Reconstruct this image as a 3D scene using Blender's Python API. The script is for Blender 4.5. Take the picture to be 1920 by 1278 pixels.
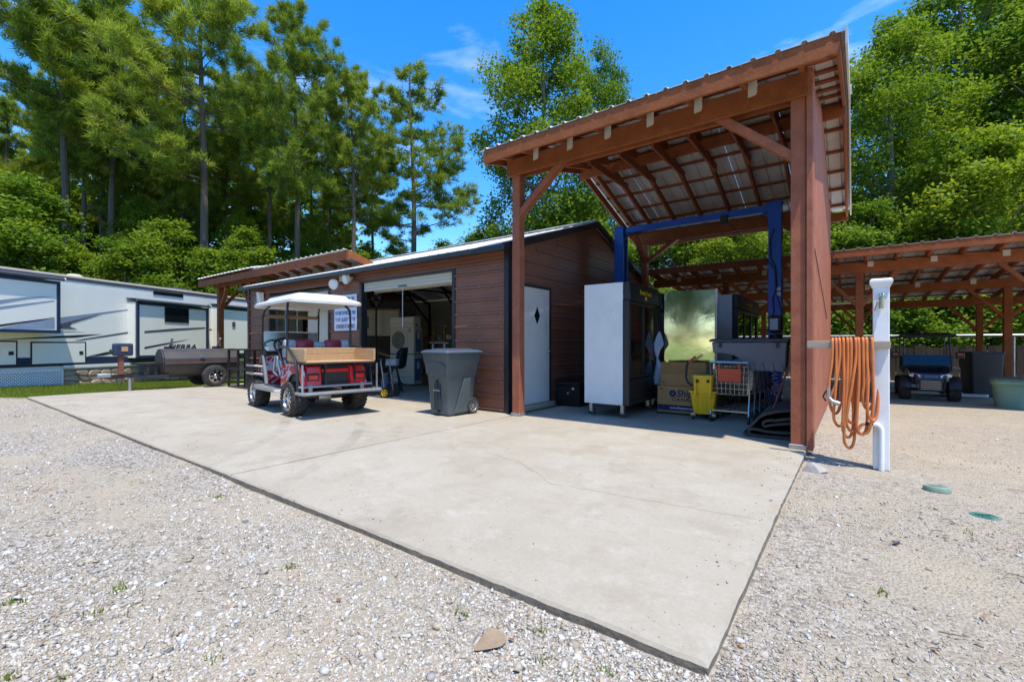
import bpy, bmesh, math, random
import numpy as np
from mathutils import Vector, Matrix

for o in list(bpy.data.objects): bpy.data.objects.remove(o)
SC = bpy.context.scene
COL = SC.collection
random.seed(11)
R = math.radians

# ------------------------------------------------------------------ camera
cam = bpy.data.cameras.new('camera'); camo = bpy.data.objects.new('camera', cam); COL.objects.link(camo)
camo.location = (0, 0, 1.12); camo.rotation_euler = (R(90), 0, R(36.838))
cam.sensor_width = 36; cam.lens = 16.07; cam.shift_y = 0.0031; cam.clip_start = 0.05; cam.clip_end = 2000
SC.camera = camo
# ------------------------------------------------------------------ sky and sun
SUN = Vector((0.54, -0.27, 1.75)).normalized()
w = bpy.data.worlds.new('World'); SC.world = w; w.use_nodes = True
nt = w.node_tree; nt.nodes.clear()
N = nt.nodes.new; L = nt.links.new
out = N('ShaderNodeOutputWorld'); bg = N('ShaderNodeBackground'); sky = N('ShaderNodeTexSky')
sky.sky_type = 'NISHITA'; sky.sun_disc = False
sky.sun_elevation = math.asin(SUN.z); sky.sun_rotation = math.atan2(SUN.x, SUN.y)
sky.altitude = 100; sky.air_density = 1.0; sky.dust_density = 0.35; sky.ozone_density = 2.2
hs = N('ShaderNodeHueSaturation'); hs.inputs['Saturation'].default_value = 1.42; hs.inputs['Hue'].default_value = 0.503
L(sky.outputs[0], hs.inputs['Color'])
tc = N('ShaderNodeTexCoord'); mp = N('ShaderNodeMapping'); mp.inputs['Scale'].default_value = (1.2, 1.2, 4.5); mp.inputs['Rotation'].default_value = (0.15, 0.1, 0.6)
L(tc.outputs['Generated'], mp.inputs['Vector'])
nz = N('ShaderNodeTexNoise'); nz.inputs['Scale'].default_value = 1.9; nz.inputs['Detail'].default_value = 7; nz.inputs['Roughness'].default_value = 0.58; nz.inputs['Distortion'].default_value = 0.6
L(mp.outputs[0], nz.inputs['Vector'])
cr = N('ShaderNodeValToRGB'); cr.color_ramp.elements[0].position = 0.56; cr.color_ramp.elements[1].position = 0.92
cr.color_ramp.elements[0].color = (0, 0, 0, 1); cr.color_ramp.elements[1].color = (.38, .38, .38, 1)
L(nz.outputs[0], cr.inputs[0])
mx = N('ShaderNodeMix'); mx.data_type = 'RGBA'; mx.inputs[7].default_value = (7.5, 7.7, 8.0, 1)
L(cr.outputs[0], mx.inputs[0]); L(hs.outputs[0], mx.inputs[6]); L(mx.outputs[2], bg.inputs[0])
bg.inputs[1].default_value = 0.15
L(bg.outputs[0], out.inputs[0])
sl = bpy.data.lights.new('sun', 'SUN'); sl.energy = 2.75; sl.angle = R(0.53); sl.color = (1.0, 0.94, 0.83)
slo = bpy.data.objects.new('sun', sl); COL.objects.link(slo); slo.rotation_euler = SUN.to_track_quat('Z', 'Y').to_euler(); slo.location = (0, 0, 30)
vs = SC.view_settings; vs.view_transform = 'Standard'; vs.look = 'None'; vs.exposure = 1.15; vs.gamma = 1; vs.use_curve_mapping = False
SC.cycles.max_bounces = 6; SC.cycles.transparent_max_bounces = 8; SC.cycles.diffuse_bounces = 3; SC.cycles.glossy_bounces = 3
SC.cycles.sample_clamp_indirect = 6

# ------------------------------------------------------------------ materials
MATS = {}
def pm(name, col, rough=.6, metal=0., var=.12, vs=3., bump=0., bs=60., spec=.5, rnd=.06, dirt=None, ds=2., damt=.5, coat=0., streak=None, knots=None):
    """principled material: base colour + soft noise variation + per-object random + optional dirt patches and bump"""
    if name in MATS: return MATS[name]
    m = bpy.data.materials.new(name); m.use_nodes = True; t = m.node_tree; b = t.nodes['Principled BSDF']
    n = t.nodes.new; l = t.links.new
    co = n('ShaderNodeTexCoord'); src = co.outputs['Object']
    if streak:
        mpp = n('ShaderNodeMapping'); mpp.inputs['Scale'].default_value = streak; l(src, mpp.inputs[0]); src = mpp.outputs[0]
    no = n('ShaderNodeTexNoise'); no.inputs['Scale'].default_value = vs; no.inputs['Detail'].default_value = 6; no.inputs['Roughness'].default_value = .62
    l(src, no.inputs['Vector'])
    mr = n('ShaderNodeMapRange'); mr.inputs[1].default_value = .25; mr.inputs[2].default_value = .75; mr.inputs[3].default_value = 1 - var; mr.inputs[4].default_value = 1 + var
    l(no.outputs[0], mr.inputs[0])
    oi = n('ShaderNodeObjectInfo'); mr2 = n('ShaderNodeMapRange'); mr2.inputs[3].default_value = 1 - rnd; mr2.inputs[4].default_value = 1 + rnd
    l(oi.outputs['Random'], mr2.inputs[0])
    mu = n('ShaderNodeMath'); mu.operation = 'MULTIPLY'; l(mr.outputs[0], mu.inputs[0]); l(mr2.outputs[0], mu.inputs[1])
    vm = n('ShaderNodeVectorMath'); vm.operation = 'SCALE'; vm.inputs[0].default_value = col[:3]; l(mu.outputs[0], vm.inputs['Scale'])
    cur = vm.outputs[0]
    if dirt:
        n2 = n('ShaderNodeTexNoise'); n2.inputs['Scale'].default_value = ds; n2.inputs['Detail'].default_value = 8; n2.inputs['Roughness'].default_value = .7; l(src, n2.inputs['Vector'])
        rp = n('ShaderNodeMapRange'); rp.inputs[1].default_value = .5; rp.inputs[2].default_value = .72; rp.inputs[3].default_value = 0; rp.inputs[4].default_value = damt; l(n2.outputs[0], rp.inputs[0])
        mm = n('ShaderNodeMix'); mm.data_type = 'RGBA'; l(rp.outputs[0], mm.inputs[0]); l(cur, mm.inputs[6]); mm.inputs[7].default_value = (*dirt[:3], 1); cur = mm.outputs[2]
    if knots:
        vk = n('ShaderNodeTexVoronoi'); vk.inputs['Scale'].default_value = 2.6; l(src, vk.inputs['Vector'])
        rk_ = n('ShaderNodeMapRange'); rk_.inputs[1].default_value = .05; rk_.inputs[2].default_value = .10; rk_.inputs[3].default_value = .8; rk_.inputs[4].default_value = 0; l(vk.outputs['Distance'], rk_.inputs[0])
        mk = n('ShaderNodeMix'); mk.data_type = 'RGBA'; l(rk_.outputs[0], mk.inputs[0]); l(cur, mk.inputs[6]); mk.inputs[7].default_value = (*knots, 1); cur = mk.outputs[2]
        ng = n('ShaderNodeTexNoise'); ng.inputs['Scale'].default_value = 90; ng.inputs['Detail'].default_value = 3; l(src, ng.inputs['Vector'])
        rg_ = n('ShaderNodeMapRange'); rg_.inputs[1].default_value = .55; rg_.inputs[2].default_value = .7; rg_.inputs[3].default_value = 0; rg_.inputs[4].default_value = .45; l(ng.outputs[0], rg_.inputs[0])
        mg = n('ShaderNodeMix'); mg.data_type = 'RGBA'; l(rg_.outputs[0], mg.inputs[0]); l(cur, mg.inputs[6]); mg.inputs[7].default_value = (*knots, 1); cur = mg.outputs[2]
    l(cur, b.inputs['Base Color'])
    b.inputs['Roughness'].default_value = rough; b.inputs['Metallic'].default_value = metal; b.inputs['Specular IOR Level'].default_value = spec
    if coat: b.inputs['Coat Weight'].default_value = coat; b.inputs['Coat Roughness'].default_value = .08
    rr = n('ShaderNodeMapRange'); rr.inputs[3].default_value = max(0.02, rough - .08); rr.inputs[4].default_value = min(1, rough + .1); l(no.outputs[0], rr.inputs[0]); l(rr.outputs[0], b.inputs['Roughness'])
    if bump:
        n3 = n('ShaderNodeTexNoise'); n3.inputs['Scale'].default_value = bs; n3.inputs['Detail'].default_value = 4; l(src, n3.inputs['Vector'])
        bp = n('ShaderNodeBump'); bp.inputs['Strength'].default_value = bump; bp.inputs['Distance'].default_value = .01; l(n3.outputs[0], bp.inputs['Height']); l(bp.outputs[0], b.inputs['Normal'])
    MATS[name] = m; return m

def glass(name, col=(.8, .9, .95), rough=.02, alpha=.25, spec=.6):
    if name in MATS: return MATS[name]
    m = bpy.data.materials.new(name); m.use_nodes = True; t = m.node_tree; t.nodes.remove(t.nodes['Principled BSDF'])
    n = t.nodes.new; l = t.links.new; o = t.nodes['Material Output']
    tr = n('ShaderNodeBsdfTransparent'); tr.inputs[0].default_value = (*col, 1)
    gl = n('ShaderNodeBsdfGlossy'); gl.inputs['Roughness'].default_value = rough
    fr = n('ShaderNodeFresnel'); fr.inputs[0].default_value = 1.5
    ad = n('ShaderNodeMath'); ad.operation = 'MULTIPLY_ADD'; ad.inputs[1].default_value = 1.0; ad.inputs[2].default_value = alpha * .3; l(fr.outputs[0], ad.inputs[0])
    mi = n('ShaderNodeMixShader'); l(ad.outputs[0], mi.inputs[0]); l(tr.outputs[0], mi.inputs[1]); l(gl.outputs[0], mi.inputs[2]); l(mi.outputs[0], o.inputs[0])
    MATS[name] = m; return m

def woodpaint(name, col, rough=.62):
    return pm(name, col, rough, spec=.2, var=.22, vs=6, bump=.25, bs=30, streak=(1, 1, 1), rnd=.16, knots=(col[0]*.4, col[1]*.4, col[2]*.45), dirt=(col[0]*.45, col[1]*.45, col[2]*.5), ds=3.5, damt=.5)

M_RED = woodpaint('red_wood_stain', (.30, .094, .032))
M_REDP = woodpaint('red_post_stain', (.34, .115, .062))
M_RED2 = woodpaint('red_wall_paint', (.39, .135, .078))
M_METAL = pm('galvanised_roof', (.70, .69, .66), .42, .1, var=.15, vs=2, dirt=(.38, .36, .33), ds=1.4, damt=.5)
M_METALU = pm('roof_metal_underside', (.92, .90, .84), .5, .0, var=.12, vs=2, dirt=(.78, .73, .64), ds=2, damt=.4)
M_SIDING = pm('brown_metal_siding', (.25, .10, .06), .36, .0, var=.15, vs=2.2, spec=.4, rnd=.07, bump=.12, bs=4, dirt=(.27, .16, .11), ds=1.2, damt=.35)
M_BLACKM = pm('black_trim_metal', (.022, .022, .026), .38, .1, var=.25, vs=5)
M_BLACKP = pm('black_plastic', (.018, .019, .022), .45, var=.25, vs=6)
M_RUBBER = pm('tyre_rubber', (.03, .029, .028), .85, var=.3, vs=9, bump=.4, bs=50, dirt=(.14, .12, .10), ds=4, damt=.6)
M_CHROME = pm('chrome', (.62, .61, .59), .24, 1., var=.08, dirt=(.3, .28, .25), ds=8, damt=.4)
M_STEEL = pm('grey_steel', (.42, .43, .45), .4, .8, var=.18, vs=6)
M_SILVER = pm('silver_paint', (.34, .35, .365), .38, .5, var=.1, vs=6, dirt=(.25, .24, .22), ds=5, damt=.4)
M_WHITE = pm('white_paint', (.74, .74, .72), .42, var=.05, vs=3, dirt=(.55, .53, .48), ds=2.5, damt=.35)
M_WHITEV = pm('white_vinyl', (.80, .80, .80), .35, var=.04, vs=4, dirt=(.55, .52, .46), ds=6, damt=.3)
M_CREAM = pm('cream_enamel', (.60, .57, .47), .45, var=.06, vs=3, dirt=(.42, .38, .28), ds=3, damt=.3)
M_BLUE = pm('blue_lift_paint', (.010, .095, .58), .36, .0, var=.12, vs=4, dirt=(.01, .03, .14), ds=5, damt=.4, coat=.3)
M_CARD = pm('cardboard', (.48, .27, .11), .85, var=.1, vs=5, bump=.1, bs=80)
M_CARD2 = pm('cardboard_dark', (.42, .22, .075), .85, var=.1, vs=5, bump=.1, bs=80)
M_YELLOW = pm('yellow_plastic', (.92, .53, .008), .38, var=.1, vs=6, dirt=(.34, .22, .02), ds=6, damt=.35)
M_ORANGE = pm('orange_hose', (.62, .18, .045), .55, var=.15, vs=9, dirt=(.36, .14, .06), ds=7, damt=.5)
M_BIN = pm('grey_bin_plastic', (.070, .090, .098), .5, var=.15, vs=5, bump=.15, bs=120, dirt=(.13, .14, .14), ds=3, damt=.35)
M_BINLID = pm('blue_grey_lid', (.055, .075, .105), .5, var=.15, vs=5, bump=.15, bs=120)
M_PINE = pm('pine_planks', (.46, .29, .145), .7, var=.22, vs=2.5, streak=(1, 9, 9), rnd=.12, bump=.1, bs=30, dirt=(.30, .18, .09), ds=5, damt=.4)
M_GREYWD = pm('weathered_board', (.36, .30, .23), .8, var=.2, vs=3, streak=(1, 10, 10), bump=.25, bs=30)
M_DARKWD = pm('dark_fence_wood', (.055, .042, .034), .85, var=.3, vs=3, streak=(6, 6, 1), rnd=.25, bump=.3, bs=30)
M_FENDER = pm('red_gelcoat', (.66, .02, .022), .22, var=.08, vs=4, coat=.6)
M_TAIL = pm('tail_light_red', (.75, .03, .02), .15, var=.05, coat=.8)
M_VINRED = pm('red_seat_vinyl', (.27, .018, .04), .4, var=.1)
M_VINGREY = pm('grey_seat_vinyl', (.30, .34, .39), .4, var=.1)
M_CANOPY = pm('white_canopy_plastic', (.66, .66, .63), .38, var=.05, vs=3, dirt=(.5, .5, .48), ds=3, damt=.3)
M_NAVY = pm('navy_trim', (.02, .035, .075), .35, var=.15)
M_RV = pm('cream_fibreglass', (.80, .775, .69), .3, var=.035, vs=1.2, coat=.25, dirt=(.66, .63, .55), ds=1.0, damt=.3)
M_RVTOP = pm('tan_roof_membrane', (.40, .35, .30), .7, var=.1)
M_STRSIL = pm('silver_blue_decal', (.24, .29, .38), .3, var=.15, vs=2)
M_STRGRY = pm('charcoal_decal', (.085, .09, .11), .3, var=.1)
M_STRBLK = pm('black_decal', (.018, .02, .03), .3, var=.1)
M_DGLASS = pm('dark_window_glass', (.008, .010, .016), .06, var=.1, spec=.8)
M_STONE = pm('field_stone', (.36, .27, .19), .85, var=.25, vs=4, rnd=.35, bump=.6, bs=18, dirt=(.22, .12, .07), ds=4, damt=.5)
M_MORTAR = pm('mortar', (.24, .17, .12), .95, var=.2, vs=6, bump=.6, bs=40)
M_DRUM = pm('grill_black_brown', (.062, .056, .055), .5, .25, var=.25, vs=3, dirt=(.12, .08, .06), ds=2.2, damt=.4)
M_RUST = pm('rust_red_steel', (.20, .065, .035), .75, var=.3, vs=8)
M_TEAL = pm('green_tub_plastic', (.17, .33, .245), .5, var=.12, vs=4)
M_LID1 = pm('pale_green_lid', (.20, .29, .22), .55, var=.1, vs=12, dirt=(.45, .40, .30), ds=12, damt=.4)
M_LID2 = pm('dark_green_lid', (.03, .145, .115), .55, var=.15, vs=12, dirt=(.40, .36, .28), ds=14, damt=.75)
M_GREYPL = pm('grey_moulded_plastic', (.155, .155, .175), .5, var=.1, vs=4, bump=.1, bs=100)
M_REDPL = pm('orange_red_plastic', (.62, .075, .03), .4, var=.08)
M_INT = pm('pale_liner_panel', (.44, .43, .38), .55, var=.1, vs=2)
M_INTDK = pm('dark_insulation', (.05, .055, .06), .7, var=.2, vs=2)
M_MAT = pm('brown_rubber_mat', (.055, .046, .042), .8, var=.3, vs=8, bump=.3, bs=60)
M_WIRE = pm('chrome_wire', (.5, .5, .52), .3, .9, var=.1)
M_WIREDK = pm('dull_wire', (.16, .17, .19), .4, .8, var=.1)
M_GLASS = glass('cooler_glass', (.62, .74, .76), .02, .2)
M_PLEXI = glass('plexi_windshield', (.55, .60, .64), .12, .5)
M_BLUEGL = glass('blue_windshield', (.03, .08, .17), .08, .05)
M_BRASS = pm('brass_spigot', (.42, .36, .24), .4, .7, var=.15)
M_INKBLUE = pm('navy_ink', (.008, .012, .10), .6, var=.05)
M_INKBLK = pm('black_ink', (.02, .02, .03), .6, var=.05)
M_INKYEL = pm('yellow_ink', (.8, .55, .02), .5, var=.05)
M_INKWHT = pm('white_ink', (.7, .7, .72), .5, var=.05)
M_SIGN = pm('sign_white', (.74, .78, .84), .5, var=.03)
M_DIAMOND = pm('black_diamond_plate', (.02, .021, .024), .3, .5, var=.2, vs=40, bump=.8, bs=38)
M_LAMP = pm('lamp_lens_white', (.80, .80, .76), .3, var=.04)
M_TANK = pm('blue_grey_jug', (.30, .42, .58), .4, var=.1)
M_WOODB = pm('brown_shelf_wood', (.32, .19, .07), .7, var=.2, vs=4, streak=(1, 1, 6))
M_DIRTYBLK = pm('shelf_clutter_black', (.03, .03, .032), .6, var=.4, vs=8)

def mirror_steel():
    m = bpy.data.materials.new('stainless_panel'); m.use_nodes = True; t = m.node_tree; b = t.nodes['Principled BSDF']; n = t.nodes.new; l = t.links.new
    b.inputs['Base Color'].default_value = (.80, .82, .66, 1); b.inputs['Metallic'].default_value = 1; b.inputs['Roughness'].default_value = .12
    co = n('ShaderNodeTexCoord'); no = n('ShaderNodeTexNoise'); no.inputs['Scale'].default_value = 2.6; no.inputs['Detail'].default_value = 3; l(co.outputs['Object'], no.inputs[0])
    mr = n('ShaderNodeMapRange'); mr.inputs[3].default_value = .03; mr.inputs[4].default_value = .13; l(no.outputs[0], mr.inputs[0]); l(mr.outputs[0], b.inputs['Roughness'])
    bp = n('ShaderNodeBump'); bp.inputs['Strength'].default_value = .05; bp.inputs['Distance'].default_value = .05; l(no.outputs[0], bp.inputs['Height']); l(bp.outputs[0], b.inputs['Normal'])
    return m
M_MIRROR = mirror_steel()

def flame_mat():
    m = bpy.data.materials.new('flame_paint'); m.use_nodes = True; t = m.node_tree; b = t.nodes['Principled BSDF']; n = t.nodes.new; l = t.links.new
    co = n('ShaderNodeTexCoord'); no = n('ShaderNodeTexNoise'); no.inputs['Scale'].default_value = 2.7; no.inputs['Detail'].default_value = .3; no.inputs['Distortion'].default_value = 1.6
    mp = n('ShaderNodeMapping'); mp.inputs['Scale'].default_value = (1.0, .6, 1.3); mp.inputs['Location'].default_value = (.3, 0, .2); l(co.outputs['Object'], mp.inputs[0]); l(mp.outputs[0], no.inputs[0])
    cr = n('ShaderNodeValToRGB'); cr.color_ramp.interpolation = 'CONSTANT'; e = cr.color_ramp.elements
    e[0].position = 0; e[0].color = (.64, .02, .028, 1); e[1].position = .49; e[1].color = (.62, .62, .66, 1)
    x = e.new(.545); x.color = (.55, .10, .16, 1); x = e.new(.575); x.color = (.62, .02, .03, 1); x = e.new(.66); x.color = (.10, .02, .05, 1)
    l(no.outputs[0], cr.inputs[0]); l(cr.outputs[0], b.inputs['Base Color']); b.inputs['Roughness'].default_value = .22; b.inputs['Coat Weight'].default_value = .6
    return m
M_FLAME = flame_mat()

def leaf_mat(name, c0, c1, c2, trans=.35, rough=.5):
    m = bpy.data.materials.new(name); m.use_nodes = True; t = m.node_tree; b = t.nodes['Principled BSDF']; n = t.nodes.new; l = t.links.new; o = t.nodes['Material Output']
    at = n('ShaderNodeAttribute'); at.attribute_name = 'Col'
    oi = n('ShaderNodeObjectInfo')
    cr = n('ShaderNodeValToRGB'); e = cr.color_ramp.elements; e[0].color = (*c0, 1); e[1].color = (*c2, 1); x = e.new(.5); x.color = (*c1, 1)
    ad = n('ShaderNodeMath'); ad.operation = 'MULTIPLY_ADD'; ad.inputs[1].default_value = .3; ad.inputs[2].default_value = -.15; l(oi.outputs['Random'], ad.inputs[0])
    a2 = n('ShaderNodeMath'); a2.operation = 'ADD'; l(ad.outputs[0], a2.inputs[0]); l(at.outputs['Fac'], a2.inputs[1]); l(a2.outputs[0], cr.inputs[0])
    l(cr.outputs[0], b.inputs['Base Color']); b.inputs['Roughness'].default_value = rough + .1; b.inputs['Specular IOR Level'].default_value = .14
    tr = n('ShaderNodeBsdfTranslucent'); sc = n('ShaderNodeVectorMath'); sc.operation = 'MULTIPLY'; sc.inputs[1].default_value = (1.25, 1.2, .5); l(cr.outputs[0], sc.inputs[0]); l(sc.outputs[0], tr.inputs[0])
    mi = n('ShaderNodeMixShader'); mi.inputs[0].default_value = trans; l(b.outputs[0], mi.inputs[1]); l(tr.outputs[0], mi.inputs[2]); l(mi.outputs[0], o.inputs[0])
    return m
M_LEAF = leaf_mat('broad_leaf', (.055, .125, .017), (.15, .25, .028), (.29, .36, .05), .46)
M_LEAFY = leaf_mat('sunny_leaf', (.07, .145, .016), (.18, .27, .026), (.32, .38, .05), .47)
M_NEEDLE = leaf_mat('pine_needle', (.085, .15, .023), (.225, .305, .044), (.39, .45, .09), .48, .45)
M_GRASS = leaf_mat('grass_blade', (.09, .15, .02), (.18, .245, .03), (.28, .31, .06), .42)
M_BARK = pm('pine_bark', (.115, .085, .066), .9, var=.4, vs=5, streak=(3, 3, .7), bump=1.0, bs=14, rnd=.15)
M_BARK2 = pm('grey_bark', (.16, .14, .115), .9, var=.35, vs=5, streak=(3, 3, .7), bump=.9, bs=14, rnd=.15)

def ground_mat():
    m = bpy.data.materials.new('gravel_ground'); m.use_nodes = True; t = m.node_tree; b = t.nodes['Principled BSDF']; n = t.nodes.new; l = t.links.new
    co = n('ShaderNodeTexCoord'); P = co.outputs['Object']
    def noise(s, d=6, r=.6):
        x = n('ShaderNodeTexNoise'); x.inputs['Scale'].default_value = s; x.inputs['Detail'].default_value = d; x.inputs['Roughness'].default_value = r; l(P, x.inputs['Vector']); return x.outputs[0]
    def rng(s, a, bb, c, d):
        x = n('ShaderNodeMapRange'); x.inputs[1].default_value = a; x.inputs[2].default_value = bb; x.inputs[3].default_value = c; x.inputs[4].default_value = d; l(s, x.inputs[0]); return x.outputs[0]
    def mixc(f, a, bb):
        x = n('ShaderNodeMix'); x.data_type = 'RGBA'
        if isinstance(f, float): x.inputs[0].default_value = f
        else: l(f, x.inputs[0])
        for i, v in ((6, a), (7, bb)):
            if isinstance(v, tuple): x.inputs[i].default_value = (*v, 1)
            else: l(v, x.inputs[i])
        return x.outputs[2]
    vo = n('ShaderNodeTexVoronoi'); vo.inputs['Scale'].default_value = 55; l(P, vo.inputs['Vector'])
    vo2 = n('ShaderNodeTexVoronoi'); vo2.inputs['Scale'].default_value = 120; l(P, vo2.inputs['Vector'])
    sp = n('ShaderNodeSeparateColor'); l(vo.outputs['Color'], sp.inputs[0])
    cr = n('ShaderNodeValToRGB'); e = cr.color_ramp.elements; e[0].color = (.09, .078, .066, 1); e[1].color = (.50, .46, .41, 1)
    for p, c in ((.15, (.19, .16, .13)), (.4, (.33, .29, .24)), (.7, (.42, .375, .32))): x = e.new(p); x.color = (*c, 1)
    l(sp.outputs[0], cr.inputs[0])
    sand = mixc(rng(noise(9, 8, .7), .3, .7, 0., 1.), (.33, .272, .19), (.43, .37, .275))
    sand = mixc(rng(noise(90, 3), .58, .72, 0., .55), sand, (.22, .18, .13))
    f1 = rng(noise(.45, 7, .65), .42, .62, 0., .85)
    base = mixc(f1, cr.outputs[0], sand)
    # east of the slab the yard is sandier
    sx = n('ShaderNodeSeparateXYZ'); l(P, sx.inputs[0])
    east = rng(sx.outputs['X'], -.8, .8, 0., .62)
    base = mixc(east, base, sand)
    # worn tyre track of pale dust to the west and forest litter far off
    tr = rng(noise(.9, 5), .5, .66, 0., .7)
    base = mixc(tr, base, mixc(rng(noise(3, 6), .35, .65, 0., 1.), (.45, .375, .27), (.39, .335, .26)))
    def mabs(s, c):
        x = n('ShaderNodeMath'); x.operation = 'SUBTRACT'; l(s, x.inputs[0]); x.inputs[1].default_value = c
        y = n('ShaderNodeMath'); y.operation = 'ABSOLUTE'; l(x.outputs[0], y.inputs[0]); return y.outputs[0]
    def mul(p, q):
        x = n('ShaderNodeMath'); x.operation = 'MULTIPLY'; l(p, x.inputs[0]); l(q, x.inputs[1]); return x.outputs[0]
    strip = mul(rng(sx.outputs['X'], -14.1, -14.4, 0., 1.), rng(sx.outputs['Y'], 1.3, 1.9, 0., 1.))
    base = mixc(strip, base, mixc(rng(noise(6, 5), .35, .65, 0., 1.), (.10, .15, .025), (.17, .22, .04)))
    lawn = rng(sx.outputs['Y'], -9, -12, 0., 1.)
    base = mixc(lawn, base, mixc(rng(noise(2, 7), .35, .65, 0., 1.), (.13, .19, .035), (.19, .23, .06)))
    fw = rng(sx.outputs['Y'], 19.5, 22, 0., 1.)
    fw2 = rng(sx.outputs['X'], -21, -24, 0., 1.)
    fm_ = n('ShaderNodeMath'); fm_.operation = 'MAXIMUM'; l(fw, fm_.inputs[0]); l(fw2, fm_.inputs[1]); fw = fm_.outputs[0]
    base = mixc(fw, base, mixc(rng(noise(2, 7), .35, .65, 0., 1.), (.09, .065, .04), (.06, .085, .025)))
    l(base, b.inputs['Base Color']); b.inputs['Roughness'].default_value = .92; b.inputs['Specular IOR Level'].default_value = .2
    h = n('ShaderNodeMath'); h.operation = 'MULTIPLY_ADD'; l(vo.outputs['Distance'], h.inputs[0]); h.inputs[1].default_value = -1.0; l(noise(60, 5), h.inputs[2])
    bp = n('ShaderNodeBump'); bp.inputs['Strength'].default_value = .8; bp.inputs['Distance'].default_value = .016; l(h.outputs[0], bp.inputs['Height']); l(bp.outputs[0], b.inputs['Normal'])
    return m
M_GROUND = ground_mat()

def concrete_mat():
    m = bpy.data.materials.new('broom_concrete'); m.use_nodes = True; t = m.node_tree; b = t.nodes['Principled BSDF']; n = t.nodes.new; l = t.links.new
    co = n('ShaderNodeTexCoord'); P = co.outputs['Object']
    def noise(s, d=6, r=.6, dist=0):
        x = n('ShaderNodeTexNoise'); x.inputs['Scale'].default_value = s; x.inputs['Detail'].default_value = d; x.inputs['Roughness'].default_value = r; x.inputs['Distortion'].default_value = dist; l(P, x.inputs['Vector']); return x.outputs[0]
    def rng(s, a, bb, c, d):
        x = n('ShaderNodeMapRange'); x.inputs[1].default_value = a; x.inputs[2].default_value = bb; x.inputs[3].default_value = c; x.inputs[4].default_value = d; l(s, x.inputs[0]); return x.outputs[0]
    def mixc(f, a, bb):
        x = n('ShaderNodeMix'); x.data_type = 'RGBA'; l(f, x.inputs[0])
        for i, v in ((6, a), (7, bb)):
            if isinstance(v, tuple): x.inputs[i].default_value = (*v, 1)
            else: l(v, x.inputs[i])
        return x.outputs[2]
    c = mixc(rng(noise(.7, 10, .68), .3, .7, 0, 1), (.355, .308, .235), (.44, .395, .32))
    c = mixc(rng(noise(1.9, 10, .75), .47, .62, 0, .6), c, (.315, .262, .19))
    c = mixc(rng(noise(3.1, 12, .78), .54, .68, 0, .6), c, (.50, .47, .405))
    c = mixc(rng(noise(.9, 12, .75), .57, .70, 0, .6), c, (.235, .205, .165))
    def arc(cx, cy, r, hw):
        v1 = n('ShaderNodeVectorMath'); v1.operation = 'DISTANCE'; l(P, v1.inputs[0]); v1.inputs[1].default_value = (cx, cy, 0)
        s1 = n('ShaderNodeMath'); s1.operation = 'SUBTRACT'; l(v1.outputs['Value'], s1.inputs[0]); s1.inputs[1].default_value = r
        s2 = n('ShaderNodeMath'); s2.operation = 'ABSOLUTE'; l(s1.outputs[0], s2.inputs[0])
        m1 = n('ShaderNodeMath'); m1.operation = 'MULTIPLY'; l(rng(s2.outputs[0], hw * .5, hw, 1, 0), m1.inputs[0]); l(rng(noise(1.3, 8, .8), .42, .66, 0, .6), m1.inputs[1]); return m1.outputs[0]
    for q in ((-9.2, -1.4, 5.4, .09), (-9.2, -1.4, 6.4, .09)): c = mixc(arc(*q), c, (.19, .165, .135))
    c = mixc(rng(noise(38, 8, .8), .42, .66, 0, .35), c, (.25, .215, .165))
    c = mixc(rng(noise(260, 3, .7), .5, .72, 0, .55), c, (.25, .22, .175))
    c = mixc(rng(noise(420, 2, .6), .6, .74, 0, .5), c, (.55, .52, .46))
    c = mixc(rng(noise(15, 4), .68, .72, 0, .65), c, (.12, .10, .085))
    l(c, b.inputs['Base Color']); b.inputs['Roughness'].default_value = .85; b.inputs['Specular IOR Level'].default_value = .3
    bp = n('ShaderNodeBump'); bp.inputs['Strength'].default_value = .35; bp.inputs['Distance'].default_value = .004; l(noise(180, 4), bp.inputs['Height']); l(bp.outputs[0], b.inputs['Normal'])
    return m
M_CONC = concrete_mat()
M_CONCEDGE = pm('stained_slab_edge', (.20, .165, .125), .9, var=.35, vs=6, bump=.6, bs=40, dirt=(.09, .07, .05), ds=5, damt=.7)

def stone_mat():
    m = bpy.data.materials.new('loose_gravel'); m.use_nodes = True; t = m.node_tree; b = t.nodes['Principled BSDF']
    at = t.nodes.new('ShaderNodeAttribute'); at.attribute_name = 'Col'; t.links.new(at.outputs['Color'], b.inputs['Base Color']); b.inputs['Roughness'].default_value = .85; b.inputs['Specular IOR Level'].default_value = .3
    return m
M_GRAV = stone_mat()

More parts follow.
